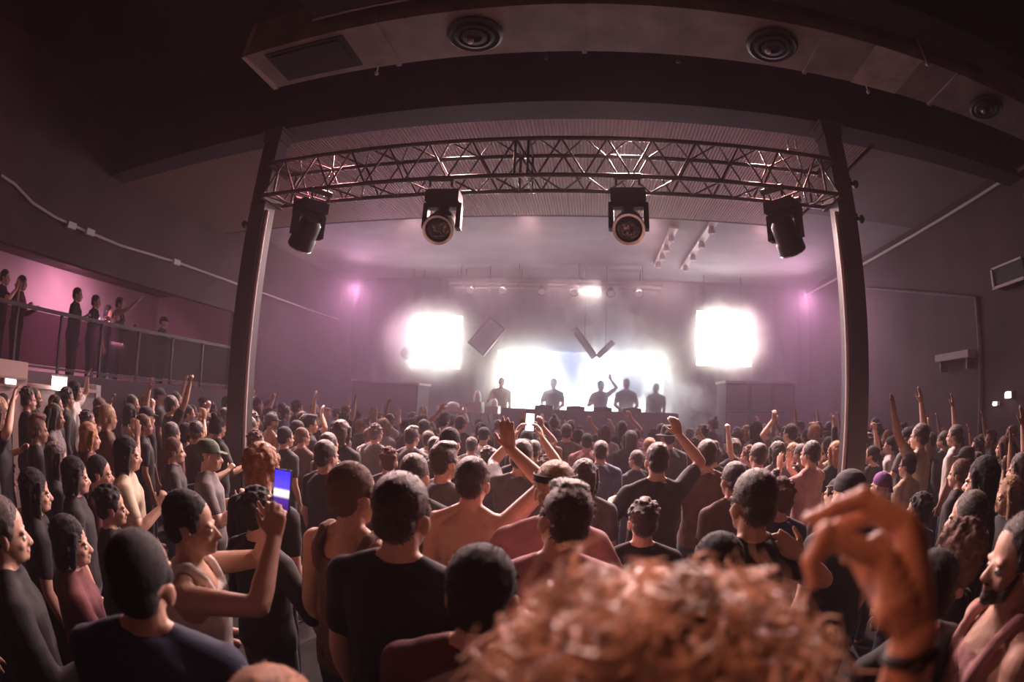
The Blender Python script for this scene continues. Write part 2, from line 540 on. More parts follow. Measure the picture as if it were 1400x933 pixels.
# right wall furniture
X = XR - .03
wp = empty('wall_pipe', (X, 6.35, 0), 'dark vertical pipe with crossbar on the wall away from the balcony', 'pipe')
bm = bmesh.new(); tube(bm, [(0, 0, 0), (0, 0, 3.75)], .05, 12); fin('upright', bm, M_wall, wp)
bm = bmesh.new(); tube(bm, [(0, 0, 3.75), (0, 4.0, 4.75)], .03, 10); fin('crossbar', bm, M_wall, wp)
sh = empty('wall_shelf', (X, 6.95, 2.8), 'narrow pale shelf fixed to the wall away from the balcony', 'shelf')
bm = bmesh.new(); box(bm, (-.25, -.5, .0), (.0, .5, .12)); fin('board', bm, M_counter, sh, bevel=.01)
for y in (-.4, .4):
    bm = bmesh.new(); box(bm, (-.2, y - .02, -.18), (0, y + .02, 0)); fin('bracket', bm, M_steel, sh)
hb = empty('wall_heater', (XR - .35, 5.2, 3.7), 'black box with pale edged frame high at the wall near the frame edge', 'heater')
bm = bmesh.new(); box(bm, (-.05, -.45, 0), (.3, .3, .28)); fin('case', bm, M_black, hb, bevel=.02)
bm = bmesh.new()
for (lo, hi) in (((-.09, -.45, -.02), (-.05, .32, .02)), ((-.09, .28, 0), (-.05, .32, .3)), ((-.09, -.45, .27), (-.05, .32, .3))): box(bm, lo, hi)
fin('front_frame', bm, M_pale, hb, smooth=False)
for (px, py, Yo, lab) in ((1380, 540, 5.45, 'small lit white lamp low on the side wall, the larger of two'), (1362, 552, 5.78, 'small lit white lamp low on the side wall, the smaller of two')):
    p = atX(px, py, XR - .06)
    l = empty('wall_lamp', p, lab, 'lamp', 'wall lamps')
    s = 1 if px == 1380 else .65
    bm = bmesh.new(); box(bm, (-.02, -.07 * s, -.05 * s), (.06, .07 * s, .05 * s)); fin('backplate', bm, M_white, l, bevel=.01)
    bm = bmesh.new(); lathe(bm, [(0, .0), (.05 * s, 0), (.06 * s, .05 * s), (.045 * s, .09 * s), (0, .1 * s)], 16, Matrix.Translation((-.05, 0, -.05 * s))); fin('shade', bm, M_sign, l)
# ceiling light rails over the aisle to the stage
for (x, y0, y1, lab) in ((2.3, 8.6, 12.2, 'pale light rail under the stage ceiling on the side of the column'), (1.6, 9.2, 12.0, 'pale light rail under the stage ceiling towards the screens')):
    rl = empty('ceiling_rail', (x, y0, 5.4), lab, 'rail', 'ceiling rails')
    bm = bmesh.new(); box(bm, (-.08, 0, 0), (.08, y1 - y0, .05)); fin('track', bm, M_pale, rl, bevel=.01)
    for k in range(4):
        yy = .4 + k * (y1 - y0 - .8) / 3
        bm = bmesh.new(); lathe(bm, [(0, 0), (.05, 0), (.07, -.1), (.06, -.14), (0, -.12)], 16, Matrix.Translation((0, yy, 0))); fin('spot', bm, M_white, rl)
        bm = bmesh.new(); box(bm, (-.02, yy - .02, .05), (.02, yy + .02, .1)); fin('hanger', bm, M_steel, rl)


# ------------------------------------------------------------------ balcony rail and booth
rail = empty('balcony_railing', (XL - .12, 2.35, 1.88), 'dark railing of thin bars along the front of the balcony', 'railing')
bm = bmesh.new(); box(bm, (-.03, 0, .90), (.04, 6.65, .96)); fin('handrail', bm, M_steel, rail, bevel=.01)
bm = bmesh.new(); box(bm, (-.02, 0, .05), (.02, 6.65, .09)); fin('bottom_rail', bm, M_steel, rail, bevel=.006)
for k in range(8):
    y = .02 + 6.6 * k / 7
    bm = bmesh.new(); box(bm, (-.03, y - .02, 0), (.03, y + .02, .9)); fin('post', bm, M_steel, rail, bevel=.006)
M_glass = bpy.data.materials.new('smoked_glass')
M_glass.use_nodes = True
nt = M_glass.node_tree
for nd in list(nt.nodes):
    if nd.type != 'OUTPUT_MATERIAL': nt.nodes.remove(nd)
mx = nt.nodes.new('ShaderNodeMixShader'); tr = nt.nodes.new('ShaderNodeBsdfTransparent'); gl = nt.nodes.new('ShaderNodeBsdfPrincipled')
tr.inputs[0].default_value = (.40, .31, .36, 1); gl.inputs['Base Color'].default_value = (.12, .09, .1, 1); gl.inputs['Roughness'].default_value = .3
mx.inputs[0].default_value = .10
nt.links.new(tr.outputs[0], mx.inputs[1]); nt.links.new(gl.outputs[0], mx.inputs[2]); nt.links.new(mx.outputs[0], [x for x in nt.nodes if x.type == 'OUTPUT_MATERIAL'][0].inputs[0])
for k in range(7):
    y = .04 + 6.6 * k / 7
    bm = bmesh.new(); box(bm, (-.006, y + .01, .1), (.006, y + 6.6 / 7 - .05, .89)); fin('glass_pane', bm, M_glass, rail, smooth=False)
# lit kiosk under the balcony at the frame edge
kb = empty('bar_kiosk', (XL + .1, 2.4, 0), 'pink lit kiosk block under the balcony at the frame edge', 'kiosk')
bm = bmesh.new(); box(bm, (0, -.6, 0), (.42, 1.02, 1.62)); fin('counter_block', bm, M_booth, kb, bevel=.02)
bm = bmesh.new(); box(bm, (0, -.6, 1.62), (.36, .96, 2.0)); fin('canopy', bm, M_booth, kb, bevel=.04)
bm = bmesh.new()
for z in (1.62, 1.76): box(bm, (.36, -.55, z), (.40, .95, z + .03))
fin('shelf_trim', bm, M_counter, kb)
for (px, py, lab) in ((15, 522, 'bright white lamp strip on the pink kiosk at the frame edge'), (81, 525, 'square white lit lamp on a post beside the pink kiosk')):
    if px == 15:
        p = atX(px, py, XL + .54)
        l = empty('kiosk_lamp', p, lab, 'lamp')
        bm = bmesh.new(); box(bm, (-.03, -.13, -.04), (.02, .1, .04)); fin('lamp_body', bm, M_white, l, bevel=.01)
        bm = bmesh.new(); box(bm, (.02, -.11, -.03), (.03, .08, .03)); fin('diffuser', bm, M_sign, l, bevel=.004)
    else:
        p = atX(px, py, XL + .62)
        l = empty('post_lamp', (p.x, p.y, 0), lab, 'lamp')
        bm = bmesh.new(); box(bm, (-.05, -.05, 0), (.05, .05, p.z - .09)); fin('post', bm, M_black, l, bevel=.008)
        bm = bmesh.new(); box(bm, (-.09, -.1, p.z - .09), (.09, .1, p.z + .1)); fin('lamp_head', bm, M_sign, l, bevel=.015)
        bm = bmesh.new(); box(bm, (-.10, -.11, p.z + .1), (.10, .11, p.z + .12)); fin('cap', bm, M_white, l, bevel=.006)
ct = empty('service_counter', (XL + .1, 3.55, 0), 'dull pink panel counter under the balcony beside the kiosk', 'counter')
bm = bmesh.new(); box(bm, (0, 0, 0), (.3, 1.25, 1.66)); fin('panel', bm, M_counter, ct, bevel=.015)
bm = bmesh.new(); box(bm, (0, -.02, 1.66), (.34, 1.28, 1.71)); fin('top', bm, M_booth, ct, bevel=.01)
bm = bmesh.new(); box(bm, (0, 1.26, 0), (.32, 1.36, 1.78)); fin('end_post', bm, M_white, ct, bevel=.01)


# ------------------------------------------------------------------ stage equipment
def screen(name, x0, x1, z0, z1, y, label):
    root = empty(name, ((x0 + x1) / 2, y, z0), label, 'screen')
    w, h = (x1 - x0) / 2, z1 - z0
    bm = bmesh.new(); box(bm, (-w, 0, 0), (w, .02, h)); fin('display', bm, M_screen, root, smooth=False)
    bm = bmesh.new(); box(bm, (-w - .02, .021, -.02), (w + .02, .12, h + .02)); fin('housing', bm, M_black, root, bevel=.01)
    for s in (-.7, .7):
        bm = bmesh.new(); tube(bm, [(w * s, .08, h), (w * s, .08, 5.5 - z0)], .012, 8); fin('hanging_wire', bm, M_steel, root)
    return root


screen('square_screen', -4.74, -3.36, 2.83, 4.22, 13.0, 'glowing white square screen hung on the balcony side of the stage')
screen('square_screen', 2.82, 4.34, 3.12, 4.52, 13.0, 'glowing white square screen hung on the stage side away from the balcony')
screen('wide_screen', -2.36, 1.95, 1.75, 3.36, 13.1, 'wide glowing white screen behind the DJs')
# par lamp beside the first square
pl = empty('par_lamp', atY(556, 483, 12.8), 'small dazzling round lamp overlapping the edge of the balcony side square screen', 'stage light')
bm = bmesh.new(); lathe(bm, [(0, .2), (.1, .2), (.17, .02), (.18, -.02), (.165, -.02), (.16, 0), (0, .0)], 24, Euler((pi / 2, 0, 0)).to_matrix().to_4x4()); fin('can', bm, M_black, pl)
bm = bmesh.new(); lathe(bm, [(0, -.005), (.16, -.005), (.15, -.025), (0, -.05)], 24, Euler((-pi / 2, 0, 0)).to_matrix().to_4x4() @ Matrix.Rotation(pi, 4, 'X')); fin('lens', bm, M_par, pl)
bm = bmesh.new(); tube(bm, [(0, .1, .15), (0, .1, 5.5 - pl.location.z)], .012, 8); fin('pole', bm, M_steel, pl)

# dark panels hung on edge above the stage
def panel(cx, cz, y, w, h, ang, lab):
    root = empty('hanging_panel', (cx, y, cz), lab, 'panel', 'tilted panels above the stage')
    R = Euler((0, radians(ang), 0)).to_matrix().to_4x4()
    bm = bmesh.new(); box(bm, (-w / 2, -.04, -h / 2), (w / 2, .04, h / 2), R); fin('board', bm, M_panel, root, bevel=.01)
    bm = bmesh.new()
    for (a_, b_) in (((-w / 2 - .02, -.06, -h / 2 - .02), (-w / 2 + .03, .06, h / 2 + .02)), ((w / 2 - .03, -.06, -h / 2 - .02), (w / 2 + .02, .06, h / 2 + .02)), ((-w / 2, -.06, -h / 2 - .02), (w / 2, .06, -h / 2 + .03)), ((-w / 2, -.06, h / 2 - .03), (w / 2, .06, h / 2 + .02))): box(bm, a_, b_, R)
    fin('edge_frame', bm, M_black, root)
    bm = bmesh.new(); tube(bm, [(0, 0, .1), (0, 0, 5.5 - cz)], .01, 6); fin('hanging_wire', bm, M_steel, root)


panel(-2.58, 3.66, 12.6, .5, .85, 38, 'dark panel tilted on its corner above the stage beside the balcony side square screen')
panel(-.12, 3.55, 12.6, .14, .85, -37, 'narrow dark panel slanting down to the top of the wide screen')
panel(.40, 3.4, 12.5, .10, .5, 45, 'short dark strip rising from the foot of the slanting panel')

# pipe rig above the stage
rg = empty('stage_rig', (0, 12.4, 5.0), 'dark lighting pipe rig with small lamps hung above the stage', 'rig')
for y in (0, .5):
    bm = bmesh.new(); tube(bm, [(-3.6, y, 0), (1.8, y, 0)], .04, 10); fin('pipe', bm, M_steel, rg)
for x in (-3.3, -1.8, -.3, 1.3):
    bm = bmesh.new(); tube(bm, [(x, 0, 0), (x, 0, .5)], .012, 6); tube(bm, [(x, .5, 0), (x, .5, .5)], .012, 6); tube(bm, [(x, 0, 0), (x, .5, 0)], .02, 8); fin('hanger', bm, M_steel, rg)
for x in (-3.0, -2.2, -1.2, -.4, .5, 1.2):
    Rm = Matrix.Translation((x, -.05, -.18)) @ Euler((radians(-50), 0, 0)).to_matrix().to_4x4()
    bm = bmesh.new(); lathe(bm, [(0, .15), (.07, .15), (.1, -.1), (.11, -.12), (.095, -.12), (.09, -.09), (0, -.08)], 20, Rm); h = fin('lamp_can', bm, M_black, rg)
    bm = bmesh.new(); lathe(bm, [(0, -.085), (.088, -.09), (.088, -.1), (0, -.105)], 20, Rm); fin('lens', bm, M_ring, h)
    bm = bmesh.new(); tube(bm, [(x, 0, 0), (x, -.05, -.1)], .012, 6); fin('bracket', bm, M_steel, rg)


def speaker_stack(x0, x1, ztop, y, cols, rows, lab):
    root = empty('speaker_stack', ((x0 + x1) / 2, y, 0), lab, 'speaker stack')
    w = (x1 - x0) / cols
    hs = ztop / rows
    for c in range(cols):
        for r_ in range(rows):
            lo = V((-(x1 - x0) / 2 + c * w + .008, 0, r_ * hs + .004)); hi = V((lo.x + w - .016, .9, (r_ + 1) * hs - .004))
            bm = bmesh.new(); box(bm, lo, hi); cab = fin('cabinet', bm, M_cabinet, root, bevel=.015)
            bm = bmesh.new(); box(bm, (lo.x + .05, -.018, lo.z + .05), (hi.x - .05, .004, hi.z - .05)); fin('grille', bm, M_grille, cab, bevel=.006)
            bm = bmesh.new(); box(bm, (lo.x + w / 2 - .1, -.03, lo.z + .012), (lo.x + w / 2 + .08, .0, lo.z + .04)); fin('handle', bm, M_steel, cab, bevel=.004)
    bm = bmesh.new(); box(bm, (-(x1 - x0) / 2 - .03, -.04, ztop), ((x1 - x0) / 2 + .03, .92, ztop + .05)); fin('top_lid', bm, M_counter, root, bevel=.01)


speaker_stack(-5.85, -4.05, 2.32, 11.8, 2, 3, 'wide dark speaker stack beside the stage below the balcony side square screen')
speaker_stack(3.3, 5.15, 2.62, 11.8, 3, 4, 'wide dark speaker stack beside the stage away from the balcony, reddish grilles')

# DJ table and equipment
dj = empty('dj_table', (-.1, 11.5, .85), 'long cloth covered DJ table on the stage in front of the wide screen', 'table')
bm = bmesh.new(); box(bm, (-1.75, -.38, 1.0), (2.1, .38, 1.05)); fin('top', bm, M_black, dj, bevel=.01)
bm = bmesh.new(); box(bm, (-1.77, -.41, 0.0), (2.12, -.385, 1.04)); fin('front_cloth', bm, M_table, dj, bevel=.006)
for x in (-1.6, 1.95):
    for y in (-.3, .3):
        bm = bmesh.new(); tube(bm, [(x, y, 0), (x, y, 1.0)], .025, 8); fin('leg', bm, M_steel, dj)
kinds = ['black DJ deck on the table before the first DJ', 'black mixer on the table between two DJs', 'black DJ deck on the table before the middle DJ', 'black DJ deck on the table before the DJ in the smoke']
for i, x in enumerate((-.95, -.25, .35, 1.0)):
    k = empty('dj_deck', (x, 11.4, 1.90), kinds[i], 'deck', 'decks on the DJ table')
    bm = bmesh.new(); box(bm, (-.2, -.2, 0), (.2, .2, .09)); fin('case', bm, M_black, k, bevel=.01)
    bm = bmesh.new(); lathe(bm, [(0, .09), (.12, .09), (.12, .105), (.04, .11), (0, .11)], 24, Matrix.Translation((0, -.03, 0))); fin('jog_wheel', bm, M_alu, k)
# pale instruments at the table end near the first square
for (px, w, h, lab) in ((616, .56, .22, 'pale keyboard case lying at the end of the stage beside the speaker stack'), (650, .34, .5, 'pale round topped machine standing on the stage end'), (674, .28, .34, 'pale box with knobs on the stage end beside the wide screen')):
    p = atY(px, 560, 11.35)
    k = empty('stage_equipment', (p.x, 11.35, .85), lab, 'equipment', 'pale equipment at the stage end')
    z0 = .9
    bm = bmesh.new()
    for s in (-1, 1): tube(bm, [(s * w * .45, 0, 0), (-s * w * .45, 0, z0)], .02, 8)
    fin('stand', bm, M_steel, k)
    bm = bmesh.new(); box(bm, (-w / 2, -.18, z0), (w / 2, .18, z0 + h * .5)); fin('case', bm, M_decks, k, bevel=.02)
    bm = bmesh.new(); ell(bm, (w * .1, 0, z0 + h * .62), (w * .26, .14, h * .4)); fin('knob_cluster', bm, M_decks, k)
# ------------------------------------------------------------------ people
NECK = V((0, -.005, 1.50))


def head_mtx(yaw, pitch, roll=0):
    R = Euler((radians(pitch), radians(roll), radians(yaw)), 'XYZ').to_matrix().to_4x4()
    return Matrix.Translation(NECK) @ R @ Matrix.Translation(-NECK)


def xf(bm, n0, M):
    bm.verts.ensure_lookup_table()
    for v in bm.verts[n0:]: v.co = M @ v.co


def add_head(bm, M, beard=False):
    n0 = len(bm.verts)
    ell(bm, (0, -.008, 1.660), (.076, .097, .093), n=20, m=14)
    ell(bm, (0, .028, 1.600), (.062, .070, .085), n=18, m=12)
    ell(bm, (0, .045, 1.556), (.046, .05, .045))
    ell(bm, (0, .083, 1.541), (.021, .017, .018))
    capsule(bm, [(0, .093, 1.628), (0, .113, 1.594)], [.008, .0135], 10)
    for s in (-1, 1):
        ell(bm, (s * .012, .103, 1.592), (.010, .010, .009), n=8, m=6)
        ell(bm, (s * .03, .083, 1.640), (.026, .014, .010))
        ell(bm, (s * .038, .064, 1.594), (.021, .021, .02))
        ell(bm, (s * .079, -.006, 1.607), (.009, .021, .033), Euler((radians(-12), 0, radians(s * -22))).to_matrix())
    ell(bm, (0, .097, 1.569), (.023, .009, .006), n=10, m=6)
    ell(bm, (0, .095, 1.559), (.019, .010, .006), n=10, m=6)
    bm.verts.ensure_lookup_table()
    xf(bm, n0, M)
    capsule(bm, [(0, -.022, 1.43), (0, -.016, 1.50), M @ V((0, -.012, 1.575))], [.070, .057, .055], 14)


TORSO = ((.80, .095, .09, -.01), (.88, .165, .115, -.012), (.97, .168, .118, -.008), (1.08, .145, .102, 0), (1.18, .150, .106, 0), (1.28, .170, .115, 0), (1.36, .180, .112, -.004), (1.41, .168, .092, -.012), (1.45, .115, .072, -.016), (1.485, .065, .06, -.018))


def add_torso(bm, infl=0., top=99., n=20, narrow=1., bottom=0):
    rr = []
    for z, w, d, y in TORSO:
        if z > top or z < bottom: continue
        rr.append(ring(bm, (0, y, z), V((1, 0, 0)), V((0, 1, 0)), (w + infl) * narrow, d + infl, n))
    skin_rings(bm, rr)


def hand(bm, W, d, n, t, curl=.3, spread=.08, sc=1., thumb=1.0):
    d = V(d).normalized()
    n = (V(n) - d * V(n).dot(d)).normalized()
    t = (V(t) - d * V(t).dot(d) - n * V(t).dot(n)).normalized()
    W = V(W)
    rr = [ring(bm, W + d * (a * sc), t, n, w * sc, h * sc, 12) for a, w, h in ((-.02, .027, .021), (.01, .030, .019), (.045, .038, .017), (.075, .042, .0155), (.098, .040, .012))]
    skin_rings(bm, rr)
    cs = curl if isinstance(curl, (list, tuple)) else [curl, curl * 1.05, curl * 1.12, curl * 1.2]
    for i in range(4):
        L = (.072, .080, .074, .058)[i] * sc
        p = W + d * ((.092, .096, .091, .082)[i] * sc) + t * ((.0295, .0100, -.0095, -.0285)[i] * sc)
        sp = (1.5 - i) * spread
        a = cs[i] * .55
        pts = [p]
        for k, f in enumerate((.45, .31, .24)):
            dr = (d * cos(a) + n * sin(a))
            dr = (dr + t * sp).normalized()
            p = p + dr * (L * f)
            pts.append(p)
            a += cs[i] * (.9, .55, 0)[k]
        q = (1.0, 1.03, .98, .88)[i] * sc
        capsule(bm, pts, [.0105 * q, .0098 * q, .0088 * q, .0074 * q], 10)
    b = W + d * (.028 * sc) + t * (.026 * sc)
    d1 = (d * .62 + t * .70 * thumb + n * .28).normalized()
    d2 = (d * .85 + t * .35 * thumb + n * .25).normalized()
    capsule(bm, [b - d1 * .012 * sc, b + d1 * .038 * sc, b + d1 * .038 * sc + d2 * .030 * sc, b + d1 * .038 * sc + d2 * .054 * sc], [.0155 * sc, .0125 * sc, .0108 * sc, .0085 * sc], 10)


ARMS = {  # right arm: elbow, wrist, hand dir, palm normal, thumb side, curl
    'down': ((.222, -.025, 1.12), (.222, .06, .87), (-.05, .15, -1), (-1, 0, 0), (0, 1, 0), .55),
    'up': ((.245, .06, 1.68), (.215, .10, 1.94), (-.05, .1, 1), (0, 1, 0), (-1, 0, 0), .18),
    'upbow': ((.30, .06, 1.58), (.15, .11, 1.80), (-.28, .12, 1), (0, 1, 0), (-1, 0, 0), .2),
    'upwide': ((.36, .05, 1.62), (.44, .09, 1.87), (.1, .1, 1), (0, 1, 0), (-1, 0, 0), .25),
    'upbent': ((.33, .10, 1.58), (.19, .15, 1.80), (-.35, .25, 1), (0, 1, 0), (-1, 0, 0), .45),
    'fist': ((.28, .10, 1.70), (.26, .16, 1.95), (0, .1, 1), (0, 1, 0), (-1, 0, 0), 1.75),
    'phone': ((.27, .27, 1.40), (.085, .42, 1.60), (-.30, .1, .95), (-1, .1, -.1), (0, -1, 0), .75),
    'phonetank': ((.265, .285, 1.43), (.09, .345, 1.68), (-.3, .1, .95), (-1, .1, -.1), (0, -1, 0), .75),
    'phonehigh': ((.26, .24, 1.55), (.085, .34, 1.77), (-.3, .1, .95), (-1, .1, -.1), (0, -1, 0), .75),
    'clap': ((.25, .22, 1.30), (.055, .32, 1.50), (-.08, .1, 1), (-1, 0, 0), (0, -1, 0), .12),
    'claphigh': ((.25, .16, 1.62), (.06, .24, 1.83), (-.1, .1, 1), (-1, 0, 0), (0, -1, 0), .15),
    'deck': ((.27, .10, 1.13), (.18, .33, 1.07), (-.15, 1, -.3), (0, -.2, -1), (-1, 0, 0), .5),
    'point': ((.25, .25, 1.52), (.24, .44, 1.70), (0, .6, .8), (0, .8, -.6), (-1, 0, 0), [.1, .9, 1.4, 1.6]),
    'neck': ((.40, -.09, 1.27), (.16, -.10, 1.45), (-.9, .05, .55), (.1, 1, .1), (-.4, 0, .8), .5),
    'rail': ((.27, .12, 1.17), (.17, .34, 1.14), (-.5, 1, 0), (0, 0, -1), (-1, 0, 0), .5),
    'dance': ((.32, .05, 1.16), (.27, .27, 1.24), (-.2, .7, .6), (-.6, .5, -.5), (-.3, -.3, .8), 1.2),
    'drink': ((.27, .10, 1.15), (.14, .30, 1.32), (-.45, .2, .8), (-.9, .1, .2), (0, -1, .2), 1.0),
    'hip': ((.40, -.06, 1.17), (.21, .02, 1.0), (-.7, .5, -.5), (-.6, -.7, .2), (0, 0, 1), .6),
}


def arm_pts(side, key):
    e, w, d, n, t, c = ARMS[key]
    m = V((side, 1, 1))
    up = e[2] > 1.45
    Sh = V((.175 if up else .185, -.012, 1.43 if up else 1.402))
    f = lambda v: V((v[0] * side, v[1], v[2]))
    E, W = V(e), V(w)
    E = Sh + (E - Sh).normalized() * .285
    W = E + (W - E).normalized() * .255
    return f(Sh), f(E), f(W), f(d), f(n), f(t), c


BODY, SHIRT, HAIR = {}, {}, {}
HEADM = {}


def body_mesh(ra, la, hy, hp, hr, voxel, build):
    k = (ra, la, hy, hp, hr, voxel, build)
    if k in BODY: return BODY[k]
    bm = bmesh.new()
    M = head_mtx(hy, hp, hr)
    add_head(bm, M)
    add_torso(bm, .012 * (build - 1) * 10 if build > 1 else 0)
    for s, key in ((1, ra), (-1, la)):
        Sh, E, W, d, n, t, c = arm_pts(s, key)
        ell(bm, Sh, (.060, .060, .060))
        capsule(bm, [(s * .045, -.022, 1.492), (s * .11, -.018, 1.447), Sh + V((0, 0, .006))], [.036, .044, .050], 12)
        mid = Sh.lerp(E, .45)
        fm = E.lerp(W, .3)
        capsule(bm, [Sh, mid, E, fm, W], [.056 * build, .050 * build, .040, .043 * build, .028], 14)
        hand(bm, W, d, n, t, c)
        capsule(bm, [(s * .085, -.01, .90), (s * .095, .01, .50), (s * .10, -.02, .10)], [.092, .058, .038], 14)
        capsule(bm, [(s * .10, -.03, .05), (s * .11, .13, .035)], [.045, .036], 12)
    me = bake(bm, voxel, 4 if voxel < .009 else 3, .42 if voxel > .006 else .6, name='person_body')
    BODY[k] = me
    return me


def shirt_mesh(ra, la, kind, build):
    k = (ra, la, kind, build)
    if k in SHIRT: return SHIRT[k]
    bm = bmesh.new()
    inf = .017 + (.012 * (build - 1) * 10 if build > 1 else 0)
    if kind == 'tank':
        rr = []
        for z, w, d, y in ((.86, .19, .135, -.01), (.97, .187, .137, -.008), (1.08, .168, .122, 0), (1.18, .170, .126, 0), (1.27, .178, .135, 0), (1.34, .165, .13, -.004), (1.39, .13, .113, -.01)):
            rr.append(ring(bm, (0, y, z), V((1, 0, 0)), V((0, 1, 0)), w, d, 20))
        skin_rings(bm, rr)
        for s in (-1, 1): capsule(bm, [(s * .10, .105, 1.34), (s * .112, .062, 1.445), (s * .110, .0, 1.494), (s * .110, -.05, 1.485), (s * .104, -.10, 1.43), (s * .09, -.115, 1.35)], [.024, .024, .024, .024, .025, .024], 10)
    else:
        rr = []
        for z, w, d, y in TORSO:
            if z < .85 or z > 1.47: continue
            rr.append(ring(bm, (0, y, z), V((1, 0, 0)), V((0, 1, 0)), w + inf + (.008 if z < 1.2 else 0), d + inf + (.01 if z < 1.2 else 0), 20))
        skin_rings(bm, rr)
        for s, key in ((1, ra), (-1, la)):
            Sh, E, W = arm_pts(s, key)[:3]
            ell(bm, Sh, (.067, .067, .064))
            capsule(bm, [(s * .065, -.022, 1.482), (s * .11, -.018, 1.449), Sh + V((0, 0, .006))], [.040, .053, .059], 12)
            if kind == 'long':
                capsule(bm, [Sh, E, W - (W - E).normalized() * .01], [.067 * build, .055, .041], 14)
            else:
                capsule(bm, [Sh, Sh.lerp(E, .62)], [.067 * build, .059 * build], 14)
        if kind == 'hood':
            ell(bm, (0, -.085, 1.46), (.12, .07, .06))
        rr = [ring(bm, (0, -.014, z), V((1, 0, 0)), V((0, 1, 0)), w, d, 18) for z, w, d in ((1.39, .165, .11), (1.44, .145, .10), (1.466, .114, .09), (1.487, .087, .080), (1.499, .076, .073))]
        skin_rings(bm, rr)
    me = bake(bm, .012, 3, .5, name='shirt_cloth')
    # soft folds
    for v in me.vertices:
        q = v.co * 9
        v.co += v.normal * (noise.noise(V((q.x, q.y, q.z * 1.7))) * .006)
    SHIRT[k] = me
    return me


def trousers_mesh():
    bm = bmesh.new()
    rr = [ring(bm, (0, -.01, z), V((1, 0, 0)), V((0, 1, 0)), w, d, 18) for z, w, d in ((.78, .12, .10), (.86, .183, .13), (.95, .186, .136), (1.0, .178, .13))]
    skin_rings(bm, rr)
    for s in (-1, 1):
        capsule(bm, [(s * .088, -.01, .88), (s * .098, .01, .48), (s * .10, -.02, .09)], [.105, .075, .062], 14)
    return bake(bm, .018, 3, .5, name='trousers_cloth')


TROUSERS = trousers_mesh()


def bumps(me, amp, freq, seed=0):
    for v in me.vertices:
        q = v.co * freq + V((seed, 0, 0))
        v.co += v.normal * (noise.noise(q) * amp + noise.noise(q * 2.3) * amp * .5)


def fuzz(me, n, L, seed, droop=.3, wid=.0011, curl=0.):
    """adds thin hair blades to the hair surface"""
    rnd = random.Random(seed)
    bm = bmesh.new()
    bm.from_mesh(me)
    bm.faces.ensure_lookup_table()
    fs = list(bm.faces)
    for _ in range(n):
        f = rnd.choice(fs)
        p = f.calc_center_median()
        nn = f.normal
        t = V((rnd.uniform(-1, 1), rnd.uniform(-1, 1), rnd.uniform(-1, .3)))
        t = (t - nn * t.dot(nn))
        if t.length < 1e-4: continue
        d = (nn * rnd.uniform(.5, 1) + t.normalized() * rnd.uniform(.3, 1.1)).normalized()
        l = L * rnd.uniform(.5, 1.3)
        s = d.cross(nn)
        if s.length < 1e-4: continue
        s = s.normalized() * wid
        m = p + d * l * .5 + V((0, 0, -droop * l * .1))
        e = p + d * l + V((0, 0, -droop * l * .5))
        a, b, c, dd, g = [bm.verts.new(x) for x in (p - s - nn * .003, p + s - nn * .003, m + s * .8, m - s * .8, e)]
        bm.faces.new((a, b, c, dd))
        bm.faces.new((dd, c, g))
    bm.to_mesh(me)
    bm.free()
    me.polygons.foreach_set('use_smooth', [True] * len(me.polygons))


